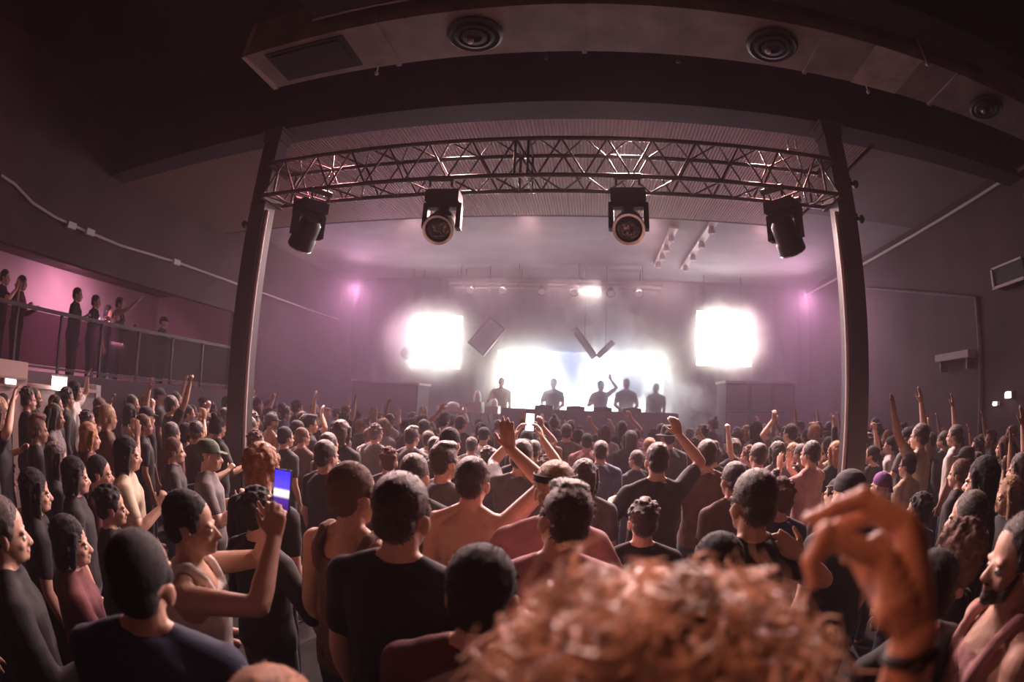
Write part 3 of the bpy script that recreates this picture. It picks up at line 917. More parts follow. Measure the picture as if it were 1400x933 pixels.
def hair_mesh(style):
    if style in HAIR: return HAIR[style]
    bm = bmesh.new()
    vox, amp, fz, fl = .007, .004, 500, .016
    if style in ('short', 'quiff', 'stubble', 'messy'):
        e = .0 if style != 'stubble' else -.004
        ell(bm, (0, -.020, 1.676), (.083 + e, .098 + e, .089 + e), n=20, m=14)
        ell(bm, (0, -.055, 1.615), (.070 + e, .058 + e, .066 + e), n=16)
        for s in (-1, 1): ell(bm, (s * .068, .012, 1.645), (.014, .030, .035))
        if style == 'quiff':
            ell(bm, (0, .045, 1.738), (.058, .048, .034), Euler((radians(20), 0, 0)).to_matrix())
            ell(bm, (.01, .0, 1.752), (.06, .07, .026))
        if style == 'messy':
            rnd = random.Random(3)
            for i in range(46):
                a, b = rnd.uniform(0, 2 * pi), rnd.uniform(.05, 1.5)
                c = V((.083 * sin(b) * cos(a), -.02 + .098 * sin(b) * sin(a), 1.68 + .088 * cos(b)))
                if c.y > .065 and c.z < 1.70: continue
                ell(bm, c, (.017, .017, .014), n=8, m=6)
        if style == 'stubble': amp, fz, fl = .0008, 700, .004
        if style == 'short': amp, fl = .003, .012
    elif style in ('long', 'longbun', 'bob'):
        ell(bm, (0, -.018, 1.675), (.086, .102, .094), n=20, m=14)
        zs = {'long': 1.33, 'bob': 1.50, 'longbun': 1.56}[style]
        rr = []
        for k in range(7):
            t = k / 6
            z = 1.68 + (zs - 1.68) * t
            rr.append(ring(bm, (0, -.045 - .012 * t, z), V((1, 0, 0)), V((0, 1, 0)), .090 + .012 * sin(t * 3) - .02 * t, .070 - .022 * t, 18))
        skin_rings(bm, rr)
        if style != 'longbun':
            for s in (-1, 1): capsule(bm, [(s * .078, .028, 1.68), (s * .086, .012, 1.60), (s * .084, -.0, max(zs, 1.42) + .03)], [.02, .022, .017], 10)
        else:
            ell(bm, (0, -.07, 1.765), (.042, .042, .036))
        amp, fz, fl = .005, 500, .03
    elif style == 'curly':
        rnd = random.Random(5)
        ell(bm, (0, -.018, 1.68), (.090, .105, .098), n=20, m=14)
        ell(bm, (0, -.055, 1.60), (.082, .065, .07))
        for i in range(150):
            a, b = rnd.uniform(0, 2 * pi), math.acos(rnd.uniform(-.75, 1))
            c = V((.092 * sin(b) * cos(a), -.022 + .107 * sin(b) * sin(a), 1.68 + .10 * cos(b)))
            if c.y > .055 and c.z < 1.705: continue
            r_ = rnd.uniform(.013, .021)
            ell(bm, c, (r_, r_, r_), n=8, m=6)
        amp, fz, fl = .004, 900, .022
    elif style == 'cap':
        rr = [ring(bm, (0, -.010 + y, z), V((1, 0, 0)), V((0, 1, 0)), w, d, 22) for z, w, d, y in ((1.655, .086, .103, 0), (1.69, .087, .103, 0), (1.725, .078, .092, -.002), (1.752, .052, .064, -.004), (1.765, .02, .025, -.004))]
        skin_rings(bm, rr)
        rr = []
        for k in range(5):
            t = k / 4
            rr.append(ring(bm, (0, .085 + .075 * t, 1.668 - .012 * t), V((1, 0, 0)), V((0, 0, 1)), .074 * (1 - .35 * t * t), .006, 14))
        skin_rings(bm, rr)
        ell(bm, (0, -.055, 1.625), (.070, .055, .05), n=16)
        amp, fz = 0, 0
    elif style == 'hat':
        lathe(bm, [(.0, 1.775), (.045, 1.782), (.075, 1.768), (.086, 1.72), (.092, 1.672), (.148, 1.664), (.150, 1.656), (.09, 1.655), (.0, 1.66)], 30)
        amp, fz = 0, 0
    elif style == 'bandana':
        ell(bm, (0, -.016, 1.682), (.085, .104, .086), n=20, m=14)
        ell(bm, (0, -.11, 1.665), (.025, .02, .02))
        capsule(bm, [(.005, -.115, 1.66), (.03, -.125, 1.58)], [.014, .02], 8, .4)
        capsule(bm, [(-.005, -.115, 1.66), (-.025, -.13, 1.59)], [.014, .02], 8, .4)
        amp, fz = .002, 0
    me = bake(bm, vox, 2, .6 if style != 'curly' else .8, name='hair_' + style)
    if amp: bumps(me, amp, 55)
    if fz: fuzz(me, fz, fl, sum(map(ord, style)))
    HAIR[style] = me
    return me


def eye_mesh():
    bm = bmesh.new()
    ell(bm, (0, 0, 0), (.0125, .0125, .0125), n=14, m=10)
    me = bpy.data.meshes.new('eye')
    bm.to_mesh(me)
    bm.free()
    me.materials.append(M_eyew)
    me.materials.append(M_black)
    for p in me.polygons:
        p.use_smooth = True
        p.material_index = 1 if p.center.y > .0098 else 0
    return me


EYE_ME = eye_mesh()


def slot(o, m):
    if len(o.data.materials) == 0: o.data.materials.append(None)
    o.material_slots[0].link = 'OBJECT'
    o.material_slots[0].material = m


def child(name, me, parent, m, mtx=None):
    o = bpy.data.objects.new(name, me)
    COL.objects.link(o)
    o.parent = parent
    if mtx is not None: o.matrix_local = mtx
    if m is not None: slot(o, m)
    return o


PEOPLE = []


def person(x, y, z, h, rz, arms=('down', 'down'), head=(0, 0, 0), hair=('short', 'dark'), shirt=('tee', 'black'), skin=0, label='', group=None, voxel=.0085, build=1., beard=None, eyes=False):
    s = h / 1.765
    me = body_mesh(arms[0], arms[1], head[0], head[1], head[2], voxel, build)
    o = bpy.data.objects.new('person', me)
    COL.objects.link(o)
    slot(o, SKIN[skin])
    o.location = (x, y, z)
    o.rotation_euler = (0, 0, rz)
    o.scale = (s, s, s)
    tag(o, label, 'person', group)
    o['arms'] = list(arms)
    HM = head_mtx(*head)
    if hair:
        st, hc = hair
        m = CLOTH[hc] if hc in CLOTH else HAIRC[hc]
        child({'cap': 'cap', 'hat': 'hat', 'bandana': 'bandana'}.get(st, 'hair'), hair_mesh(st), o, m, HM)
        if st == 'hat': child('hair', hair_mesh('stubble'), o, HAIRC['dark'], HM)
    if shirt: child('shirt' if shirt[0] != 'tank' else 'tank_top', shirt_mesh(arms[0], arms[1], shirt[0], build), o, CLOTH[shirt[1]])
    child('trousers', TROUSERS, o, CLOTH['denim'])
    if eyes:
        for sx in (-1, 1): child('eye', EYE_ME, o, None, HM @ Matrix.Translation((sx * .031, .0815, 1.617)))
    if beard:
        if 'beard' not in HAIR:
            bm = bmesh.new()
            ell(bm, (0, .050, 1.548), (.050, .053, .036)); ell(bm, (0, .084, 1.536), (.027, .022, .024))
            for q in (-1, 1): capsule(bm, [(q * .062, .02, 1.60), (q * .048, .05, 1.55)], [.010, .018], 10)
            capsule(bm, [(-.024, .098, 1.578), (0, .106, 1.582), (.024, .098, 1.578)], [.005, .007, .005], 8)
            m_ = bake(bm, .006, 2, .6, name='beard'); bumps(m_, .002, 60); fuzz(m_, 300, .01, 9); HAIR['beard'] = m_
        child('beard', HAIR['beard'], o, HAIRC[beard], HM)
    PEOPLE.append((x, y, h, o))
    return o


def to_stage(x, y, tx=-.2, ty=12.5):
    return atan2(-(tx - x), ty - y)


CLAMP_LO, CLAMP_HI = 1.56, 1.93


def place(px, py, w, lo=CLAMP_LO, hi=CLAMP_HI, R=None):
    R = R or .178 * FPX / w
    d = ray(px, py)
    if d.z < -1e-3:
        z = 2.1 + d.z * R
        if z > hi: R = (2.1 - hi) / -d.z
        if z < lo: R = (2.1 - lo) / -d.z
    p = EYE + d * R
    return p, R


def PP(px, py, w, label, face=0, R=None, **k):
    p, R = place(px, py, w, R=R)
    best = None
    for k_ in (0, .02, -.02, .04, .06, -.06, .1, -.1, .14, -.13, .18, -.16, .23, .28, -.2, .34, .4, -.25):
        q = EYE + (p - EYE) * (1 + k_)
        if not (1.45 < q.z < 1.96): continue
        dm = min([hypot((q.x - a) / .54, (q.y - b) / .40) for a, b in [(a_, b_) for a_, b_, *_ in PEOPLE] + [(-3.83, 4.71), (2.79, 4.71), (.06, .36), (.505, .07)]])
        if best is None or min(dm, 1.02) > best[0] + .02: best = (min(dm, 1.02), q)
    if best and best[0] > .3: p = best[1]
    R = (p - EYE).length
    rz = to_stage(p.x, p.y) + radians(face)
    return person(p.x, p.y, 0, max(1.45, min(p.z, 1.98)), rz, label=label, voxel=.0065 if R < 3 else .0085, eyes=R < 4.2, **k)


D2 = ('down', 'down')
# --- the named people, from what can be told of each in the photograph
PP(0, 676, 66, 'person in a black jacket cut off by the frame edge, pink lit cheek', face=-15, hair=('short', 'dark'), shirt=('long', 'black'), arms=('dance', 'down'))
PP(46, 640, 44, 'woman with long dark hair and pink lit profile, behind the black jacketed person', face=-12, hair=('long', 'black'), shirt=('tee', 'black'), arms=D2)
PP(92, 704, 66, 'person with dark bobbed hair and maroon top between the shaved man and the black jacket', face=-25, hair=('bob', 'black'), shirt=('long', 'maroon'), arms=('drink', 'down'))
PP(150, 664, 52, 'dark haired man with one lit cheek directly behind the shaved headed man', face=-20, hair=('messy', 'black'), shirt=('tee', 'black'), arms=D2)
PP(184, 711, 100, 'shaved headed man with lit ear and navy shirt, seen from behind', face=38, head=(-10, 8, 4), hair=('stubble', 'black'), shirt=('tee', 'navy'), arms=D2)
tank = PP(258, 669, 66, 'man in a white tank top filming with a raised phone, seen in profile', face=-50, head=(0, 0, 0), hair=('short', 'black'), shirt=('tank', 'white'), skin=1, arms=('phonetank', 'phonetank'))
PP(174, 596, 34, 'woman with very long dark hair and cream top, hand at her chest', face=-30, hair=('long', 'black'), shirt=('tee', 'cream'), arms=('drink', 'down'))
PP(77, 605, 32, 'woman with dark wavy hair between the kiosk lamps and the long haired woman', face=-15, hair=('long', 'dark'), shirt=('tee', 'black'), arms=D2)
PP(102, 624, 38, 'tall dark haired person in a black top behind the maroon top', face=-20, hair=('bob', 'black'), shirt=('tee', 'black'), arms=D2)
PP(136, 622, 34, 'person with dark hair and lit face beside the long haired woman', face=-30, hair=('short', 'black'), shirt=('tee', 'maroon'), arms=D2)
PP(239, 598, 24, 'person in a black zipped jacket, small lit face turned to the stage', face=-25, hair=('short', 'brown'), shirt=('long', 'charcoal'), arms=('dance', 'dance'))
PP(286, 600, 32, 'person in greenish cap and pale shirt with folded forearms next to the balcony side column', face=-40, hair=('cap', 'green'), shirt=('tee', 'grey'), arms=('drink', 'dance'))
PP(360, 611, 44, 'ginger haired person in a black top just past the balcony side column', face=5, hair=('curly', 'ginger'), shirt=('tee', 'black'), arms=D2)
PP(354, 667, 52, 'black haired person in black right behind the raised phone arms', face=-10, hair=('messy', 'black'), shirt=('long', 'black'), arms=('dance', 'down'))
PP(447, 601, 32, 'man with a thin bright hair outline, standing stageward of the glowing phone', face=-10, hair=('short', 'dark'), shirt=('tee', 'charcoal'), arms=('dance', 'down'))
PP(484, 630, 58, 'short haired person in a brown tank top beside the raised forearms', face=-8, head=(-14, 0, 0), hair=('short', 'brown'), shirt=('tank', 'brown'), arms=D2, skin=1)
PP(391, 583, 22, 'dark haired person behind the glowing phone', face=0, hair=('short', 'black'), shirt=('tee', 'charcoal'), arms=D2)
PP(351, 589, 22, 'tousled brown haired person beside the balcony side column', face=-10, hair=('messy', 'brown'), shirt=('tee', 'charcoal'), arms=D2)
PP(532, 612, 28, 'person with tousled brown hair looking sideways in the middle rows', face=30, hair=('messy', 'brown'), shirt=('tee', 'grey'), arms=D2)
PP(568, 619, 42, 'man with short dark hair seen from behind, beyond the broad black T-shirt', face=5, hair=('short', 'dark'), shirt=('tee', 'charcoal'), arms=D2)
PP(609, 605, 42, 'man with flat topped hair outlined in orange light, in a grey shirt', face=-25, hair=('quiff', 'dark'), shirt=('tee', 'grey'), arms=D2)
PP(648, 623, 42, 'shirtless man with bare back and one arm stretched up', face=-6, hair=('short', 'dark'), shirt=None, skin=0, arms=('upbow', 'down'))
PP(714, 600, 33, 'person in grey holding a white phone up with both hands', face=0, hair=('short', 'dark'), shirt=('tee', 'grey'), arms=('phonehigh', 'phonehigh'))
PP(617, 584, 28, 'person with domed dark hair behind the bare backed man', face=-10, hair=('short', 'black'), shirt=('tee', 'charcoal'), arms=D2)
PP(564, 583, 21, 'person with tall dark hair standing before the speaker stack on the balcony side', face=0, hair=('quiff', 'dark'), shirt=('tee', 'grey'), arms=D2)
PP(515, 580, 19, 'grey haired person in the far rows below the balcony side speaker stack', face=0, hair=('messy', 'grey'), shirt=('tee', 'grey'), arms=D2)
PP(631, 568, 16, 'tall person whose round head stands out against the stage foot', face=0, hair=('short', 'dark'), shirt=('tee', 'charcoal'), arms=D2)
PP(646, 597, 19, 'round headed person in the gap beside the raised bare arm', face=0, hair=('short', 'dark'), shirt=('tee', 'grey'), arms=D2)
PP(668, 611, 20, 'person half hidden behind the raised bare arm', face=-20, hair=('messy', 'dark'), shirt=('tee', 'charcoal'), arms=D2)
PP(552, 643, 66, 'broad man in a black T-shirt with short dark hair and lit ear, back turned', face=-3, head=(-4, 0, 0), hair=('short', 'dark'), shirt=('tee', 'black'), arms=D2, build=1.05)
PP(661, 741, 98, 'person with a smooth dome of dark hair, low down between two men', face=0, hair=('short', 'black'), shirt=('tee', 'maroon'), arms=D2)
PP(768, 659, 70, 'man with thick dark swept hair and pink shirt, head tipped to one side', face=8, head=(18, 0, 8), hair=('quiff', 'dark'), shirt=('tee', 'pink'), arms=D2)
banded = PP(761, 628, 52, 'person wearing a dark band round pale hair behind the swept haired man', face=0, hair=('short', 'blond'), shirt=('tee', 'pink'), arms=('dance', 'dance'))
PP(800, 627, 34, 'person in a plain grey top behind the man with the dark band', face=-10, hair=('bob', 'dark'), shirt=('tee', 'grey'), arms=D2)
PP(822, 602, 23, 'person in blue shirt with round dark hair before the wide screen', face=0, hair=('short', 'dark'), shirt=('tee', 'blue'), arms=D2)
PP(803, 592, 18, 'dark haired person with a pink lit neck before the middle DJ', face=0, hair=('short', 'black'), shirt=('tee', 'pink'), arms=D2)
PP(775, 579, 18, 'dark haired person in grey below the first DJ', face=0, hair=('short', 'dark'), shirt=('tee', 'grey'), arms=D2)
PP(870, 615, 21, 'person with lit cheek close beside the dark shirted tall man', face=35, hair=('short', 'dark'), shirt=('tee', 'charcoal'), arms=D2)
PP(900, 604, 36, 'tall man in a dark grey T-shirt with both elbows bent, seen from behind', face=0, hair=('short', 'dark'), shirt=('tee', 'charcoal'), arms=('upbent', 'dance'), build=1.05)
PP(914, 583, 20, 'person wearing a black brimmed hat before the stage smoke', face=0, hair=('hat', 'black'), shirt=('tee', 'charcoal'), arms=D2)
PP(942, 607, 16, 'slim person behind the shoulder of the tall dark shirted man', face=0, hair=('bob', 'black'), shirt=('tee', 'charcoal'), arms=D2)
PP(967, 600, 29, 'man with bright outlined short hair and light brown top in the middle rows', face=-5, hair=('short', 'dark'), shirt=('tee', 'brown'), arms=('dance', 'dance'))
PP(882, 682, 66, 'person with fluffy dark hair and bright rim, ear showing, below the tall man', face=0, hair=('messy', 'dark'), shirt=('tee', 'black'), arms=D2)
PP(1004, 630, 36, 'person with round dark hair peeping out behind the man with the bent arm', face=10, hair=('short', 'dark'), shirt=('tee', 'brown'), arms=D2)
PP(1033, 639, 62, 'man with cropped hair and his forearm bent up to his neck', face=20, head=(-10, 0, 0), hair=('short', 'dark'), shirt=('tee', 'black'), arms=('neck', 'down'), skin=1)
PP(985, 725, 76, 'person with black hair low down behind the big blond curls', face=0, hair=('short', 'black'), shirt=('tee', 'black'), arms=D2)
PP(1037, 605, 25, 'person with dark cropped hair in the rows before the reddish speaker stack', face=0, hair=('short', 'dark'), shirt=('tee', 'grey'), arms=D2)
PP(1063, 603, 22, 'person in grey with dark hair beside the cropped head, before the reddish stack', face=0, hair=('bob', 'dark'), shirt=('tee', 'grey'), arms=D2)
PP(1109, 602, 25, 'person with pale outlined hair clapping raised hands near the column', face=15, hair=('short', 'dark'), shirt=('tee', 'pink'), arms=('clap', 'clap'))
PP(1163, 641, 46, 'person in a dark cap behind the big raised hand', face=0, hair=('cap', 'charcoal'), shirt=('tee', 'black'), arms=D2)
PP(1206, 645, 28, 'person in a purple bandana beside the column away from the balcony', face=10, hair=('bandana', 'purple'), shirt=('tee', 'cream'), arms=('dance', 'dance'))
PP(1242, 620, 24, 'person with dark round hair and pale yellow shirt in front of raised hands', face=0, hair=('short', 'black'), shirt=('tee', 'cream'), arms=D2)
PP(1313, 627, 28, 'person in profile facing the stage with brown hair and lit nose', face=10, hair=('short', 'brown'), shirt=('tee', 'black'), arms=D2)
PP(1345, 623, 42, 'person with thick black hair and lit profile beside the frame edge rows', face=15, hair=('bob', 'black'), shirt=('tee', 'black'), arms=D2)
PP(1328, 669, 48, 'dark haired person with lit nose looking to the stage above the curly brown head', face=20, hair=('short', 'dark'), shirt=('tee', 'black'), arms=D2)
PP(1382, 650, 48, 'woman with long light hair and lit face above the bearded man', face=45, hair=('long', 'blond'), shirt=('tee', 'black'), arms=D2)
PP(1403, 698, 80, 'bearded man in a pale tank top at the frame edge, face turned to the crowd', face=62, hair=('short', 'dark'), shirt=('tank', 'pink'), skin=0, beard='dark', arms=D2)
PP(1315, 717, 60, 'person with light brown curly hair low down beside the bearded man', face=20, hair=('curly', 'brown'), shirt=('tee', 'black'), arms=D2)
PP(1281, 748, 56, 'black haired person in dark clothes behind the big raised wrist', face=0, hair=('short', 'black'), shirt=('tee', 'black'), arms=D2)
PP(1306, 580, 19, 'person with hand up in a pale shirt near the wall pipe', face=0, hair=('short', 'dark'), shirt=('tee', 'white'), arms=('up', 'down'))
PP(1143, 603, 22, 'person with orange lit hair and raised hands right behind the clapping person', face=0, hair=('long', 'ginger'), shirt=('tee', 'black'), arms=('clap', 'down'))
PP(1258, 578, 22, 'person lifting both arms overhead beyond the purple bandana', face=0, hair=('short', 'dark'), shirt=('tee', 'cream'), arms=('up', 'upwide'))
PP(370, 911, 128, 'top of a ginger head just showing at the bottom edge of the picture', face=0, hair=('short', 'ginger'), shirt=('tee', 'black'), arms=D2)
bm = bmesh.new()
rr = []
for dz, g in ((-.016, .0), (-.014, .007), (.014, .007), (.016, 0)):
    rr.append(ring(bm, (0, -.016, 1.69 + dz), V((1, 0, 0)), V((0, 1, 0)), .087 + g, .104 + g, 40))
skin_rings(bm, rr, False)
child('headband', fin('headband_shape', bm, CLOTH['black']).data, banded, CLOTH['black'])
bpy.data.objects.remove(bpy.data.objects['headband_shape'])
NAMED = len(PEOPLE)
# --- balcony guests
def guest(px, py, X, label, **k):
    p = atX(px, py, X)
    return person(p.x, p.y, 1.6, max(1.5, min(1.82, p.z - 1.6)), k.pop('rz', to_stage(p.x, p.y)), label=label, group='people watching from the balcony', **k)


guest(9, 368, -8.3, 'person with raised forearms in red light at the end of the balcony', arms=('clap', 'clap'), shirt=('tee', 'black'), hair=('short', 'dark'))
guest(33, 372, -8.95, 'person in maroon at the red end of the balcony, behind the raised forearms', arms=('dance', 'dance'), shirt=('tee', 'maroon'), hair=('bob', 'dark'))
guest(108, 393, -8.3, 'man in black on the balcony, first of the group after the red lit pair', arms=('dance', 'down'), shirt=('tee', 'black'), hair=('short', 'dark'))
guest(133, 403, -8.4, 'person in black leaning with bent arms, second of the balcony group', arms=('dance', 'drink'), shirt=('long', 'black'), hair=('short', 'dark'))
guest(149, 417, -8.95, 'shorter dark haired person in the middle of the balcony group', arms=('down', 'dance'), shirt=('tee', 'charcoal'), hair=('bob', 'black'))
guest(166, 405, -8.4, 'man with bare pale arms stretched forward, last of the balcony group', arms=('point', 'dance'), shirt=('tank', 'charcoal'), hair=('short', 'dark'))
guest(225, 433, -8.3, 'lone person in black cap on the balcony, apart from the group, closer to the stage', arms=('dance', 'dance'), shirt=('long', 'black'), hair=('cap', 'black'))

# --- people on the stage, facing the crowd
def djp(px, py, Y, label, **k):
    p = atY(px, py, Y)
    return person(p.x, p.y, .85, max(1.55, min(1.84, p.z - .85)), pi + k.pop('turn', 0), label=label, group='people on the stage', **k)


djp(757, 518, 12.5, 'DJ with rounded shoulders, dark against the wide screen, apart from the other DJs', arms=('deck', 'deck'), shirt=('tee', 'charcoal'), build=1.05, hair=('messy', 'dark'))
djp(822, 521, 12.5, 'DJ in the middle of the stage with one hand lifted', arms=('dance', 'upbent'), shirt=('tee', 'charcoal'), turn=.3, hair=('messy', 'dark'))
djp(857, 517, 12.5, 'DJ in a dark T-shirt beside the middle DJ, next to the smoke', arms=('deck', 'deck'), shirt=('tee', 'black'), hair=('messy', 'black'))
djp(897, 524, 12.5, 'person standing almost lost in the bright smoke on the stage', arms=D2, shirt=('tee', 'grey'), turn=-.4)
djp(686, 516, 12.4, 'pale person at the edge of the wide screen beside the instruments', arms=('dance', 'down'), shirt=('tee', 'cream'), turn=.2)


# --- phones held up
def phone(loc, rz, label, mscreen, tilt=-8):
    root = empty('smartphone', loc, label, 'phone', None, rz)
    R = Euler((radians(tilt), 0, 0)).to_matrix().to_4x4()
    bm = bmesh.new(); box(bm, (-.037, -.004, -.075), (.037, .004, .075), R); fin('case', bm, M_black, root, bevel=.003)
    bm = bmesh.new(); box(bm, (-.034, -.0052, -.070), (.034, -.0042, .070), R); fin('display', bm, mscreen, root, smooth=False)
    bm = bmesh.new(); box(bm, (.005, .004, .035), (.03, .0065, .065), R); fin('camera_bump', bm, M_black, root, bevel=.002)
    return root


def screen_mat(name, stops, strength):
    m = bpy.data.materials.new(name)
    m.use_nodes = True
    nt = m.node_tree
    b = nt.nodes['Principled BSDF']
    tc = nt.nodes.new('ShaderNodeTexCoord')
    sp = nt.nodes.new('ShaderNodeSeparateXYZ')
    nt.links.new(tc.outputs['Generated'], sp.inputs[0])
    cr = nt.nodes.new('ShaderNodeValToRGB')
    cr.color_ramp.interpolation = 'EASE'
    e = cr.color_ramp.elements
    e[0].position, e[0].color = stops[0][0], (*stops[0][1], 1)
    e[1].position, e[1].color = stops[-1][0], (*stops[-1][1], 1)
    for p_, c_ in stops[1:-1]:
        q = e.new(p_); q.color = (*c_, 1)
    nt.links.new(sp.outputs['Z'], cr.inputs[0])
    nt.links.new(cr.outputs[0], b.inputs['Emission Color'])
    b.inputs['Emission Strength'].default_value = strength
    b.inputs['Base Color'].default_value = (.01, .01, .01, 1)
    return m


M_ph1 = screen_mat('phone_display_blue', [(.0, (.05, .01, .12)), (.28, (.06, .02, .25)), (.38, (1, .85, .7)), (.48, (1, .9, .8)), (.56, (.1, .06, .9)), (1, (.05, .03, .75))], 1.6)
M_ph2 = screen_mat('phone_display_white', [(0, (1, .8, .75)), (1, (1, .9, .85))], 3)


def at_local(o, x, y, z):
    return o.matrix_basis @ V((x, y, z))


def held_phone(o, label, m, dz=.10, lo=(0, .335, 1.77), rz=0):
    """between the two raised hands"""
    p = at_local(o, lo[0], lo[1] + .02, lo[2] + dz)
    return phone(p, o.rotation_euler.z + rz, label, m)


byl = {o['label']: o for _, _, _, o in PEOPLE}
ph = held_phone(tank, 'phone with glowing blue and white display held up by the man in the tank top', M_ph1, lo=(0, .345, 1.69), rz=radians(55))
held_phone(byl['person in grey holding a white phone up with both hands'], 'white phone held up in the middle rows, before the wide screen', M_ph2)

# --- the curly blond head close to the camera
HP = atR(893, 806, .46)
curly = person(HP.x, HP.y - .02, 0, HP.z + .005, to_stage(HP.x, HP.y) + .1, arms=D2, head=(0, 0, 0), hair=None, shirt=('tee', 'black'), label='person with wild blond curls filling the bottom of the view, seen from behind', voxel=.0065)
M_blond = mat('hair_golden_curls', (.72, .49, .36), .36, sheen=.3, var=.5, vscale=24, spec=.6, sheen_tint=(1, .8, .7))
M_blond_dark = mat('hair_dark_roots', (.16, .085, .05), .5, sheen=.2, var=.4, vscale=40)
rnd = random.Random(21)
bm = bmesh.new()
ell(bm, (0, -.018, 1.665), (.086, .104, .088), n=24, m=16)
ell(bm, (0, -.06, 1.60), (.082, .07, .08), n=20)
u = bake(bm, .007, 2, .6, name='hair_roots'); bumps(u, .006, 40)
child('hair', u, curly, M_blond_dark)
bm = bmesh.new()
for i in range(1050):
    a, b = rnd.uniform(0, 2 * pi), math.acos(rnd.uniform(-.55, 1))
    base = V((.084 * sin(b) * cos(a), -.02 + .102 * sin(b) * sin(a), 1.668 + .086 * cos(b)))
    nn = V((sin(b) * cos(a), sin(b) * sin(a), cos(b) + .12)).normalized()
    if base.y > .06 and base.z < 1.69: continue
    t = nn.cross(V((rnd.uniform(-1, 1), rnd.uniform(-1, 1), rnd.uniform(-1, 1)))).normalized()
    w = nn.cross(t)
    L = rnd.uniform(.04, .075) * (1.35 if abs(cos(a)) > .6 and b > .5 else .85)
    turns = rnd.uniform(.9, 2.0)
    cr_ = rnd.uniform(.008, .017)
    ph0 = rnd.uniform(0, 6.28)
    drop = V((0, 0, -1)) * rnd.uniform(.0, .035)
    sweep = t * rnd.uniform(-.03, .03) + V((.022, 0, 0)) * rnd.uniform(-.3, 1)
    pts = []
    for k in range(10):
        q = k / 9
        ang = ph0 + q * turns * 2 * pi
        pts.append(base + nn * (L * .72 * (1 - (1 - q) ** 1.6)) + sweep * q * q + drop * q * q + (t * cos(ang) + w * sin(ang)) * (cr_ * min(1, q * 2.5)))
    th = rnd.uniform(.0016, .0046)
    tube(bm, pts, [th * (1 - .75 * k / 9) for k in range(10)], 5)
fin('curl', bm, M_blond, curly)
[o for o in bpy.data.objects if o.name == 'curl'][0].name = 'curls'
# wispy side locks
for s, cnt in ((1, 190), (-1, 70)):
    bm = bmesh.new()
    for i in range(cnt):
        base = V((s * rnd.uniform(.07, .1), rnd.uniform(-.10, .02), rnd.uniform(1.58, 1.72)))
        e = base + V((s * rnd.uniform(.04, .11), rnd.uniform(-.03, .02), rnd.uniform(-.10, -.015)))
        m_ = base.lerp(e, .5) + V((s * .01, rnd.uniform(-.01, .01), rnd.uniform(0, .03)))
        pts = []
        for k in range(8):
            q = k / 7
            pts.append(base * (1 - q) ** 2 + m_ * 2 * q * (1 - q) + e * q * q + V((sin(q * 11 + i), cos(q * 9 + i), 0)) * .004 * q)
        th = rnd.uniform(.0009, .0022)
        tube(bm, pts, [th * (1 - .7 * k / 7) for k in range(8)], 5)
    fin('side_wisp', bm, M_blond, curly)

# --- the raised hand close to the camera: the neighbour it belongs to stands beside the camera
HR = .47
def hp(px, py, r=0.): return atR(px, py, HR + r)
BASE = V((.505, .07, 0))
SC = 1.03
WR = hp(1250, 872, .015)
EL = WR + V((.012, -.025, -.25))
SHL = BASE + V((-.175, -.012, 1.425)) * SC
bm = bmesh.new()
add_head(bm, head_mtx(10, 0, 0))
add_torso(bm)
Sh, E_, W_, d_, n_, t_, c_ = arm_pts(1, 'down')
ell(bm, Sh, (.06, .06, .064)); capsule(bm, [Sh, Sh.lerp(E_, .45), E_, E_.lerp(W_, .3), W_], [.054, .048, .038, .041, .028], 14); hand(bm, W_, d_, n_, t_, c_)
for s_ in (-1, 1):
    capsule(bm, [(s_ * .085, -.01, .90), (s_ * .095, .01, .50), (s_ * .10, -.02, .10)], [.092, .058, .038], 14)
    capsule(bm, [(s_ * .10, -.03, .05), (s_ * .11, .13, .035)], [.045, .036], 12)
xf(bm, 0, Matrix.Translation(BASE) @ Matrix.Scale(SC, 4))
ell(bm, SHL, (.062, .062, .066))
capsule(bm, [SHL, SHL.lerp(EL, .5), EL, EL.lerp(WR, .35), EL.lerp(WR, .75), WR], [.056, .05, .040, .040, .0275, .0245], 18)
# palm: one thick chain per metacarpal
K = [hp(1209, 766, -.012), hp(1240, 716, .006), hp(1250, 728, .028), hp(1252, 748, .046)]
for k, (p, r0, r1) in enumerate(zip(K, (.020, .020, .019, .017), (.0130, .0128, .012, .011))):
    mid = WR.lerp(p, .5) + ((K[0] - K[3]).normalized() * (.004 if k == 0 else 0))
    capsule(bm, [WR.lerp(p, .03), mid, p], [.0215, r0, r1], 14)
ell(bm, hp(1216, 832, -.002), (.0150, .017, .022))
fingers = [([K[0], hp(1130, 731, -.018), hp(1110, 768, -.016), hp(1113, 797, -.012)], [.0128, .0112, .0094, .0074]),
           ([K[1], hp(1180, 683, .008), hp(1142, 696, .008), hp(1110, 711, .008)], [.0126, .0112, .0095, .0074]),
           ([K[2], hp(1192, 702, .034), hp(1154, 716, .036), hp(1128, 731, .034)], [.0118, .0105, .0090, .0072]),
           ([K[3], hp(1204, 738, .054), hp(1176, 750, .056), hp(1156, 764, .054)], [.0105, .0092, .0080, .0066])]
for pts, rr in fingers:
    capsule(bm, pts, rr, 14)
    for j in (1, 2): ell(bm, pts[j], (rr[j] * 1.10,) * 3)
capsule(bm, [hp(1218, 838, .004), hp(1203, 812, .016), hp(1186, 786, .026), hp(1170, 764, .026)], [.0155, .0125, .0108, .0084], 14)
xf(bm, 0, Matrix.Translation(-BASE))
hme = bake(bm, .0030, 5, .4, name='person_body')
nb = bpy.data.objects.new('person', hme)
COL.objects.link(nb)
nb.location = BASE
M_handskin = mat('skin_warm', (.58, .30, .20), .42, sheen=.05, var=.10, vscale=60, bump=.35, bscale=190, spec=.5)
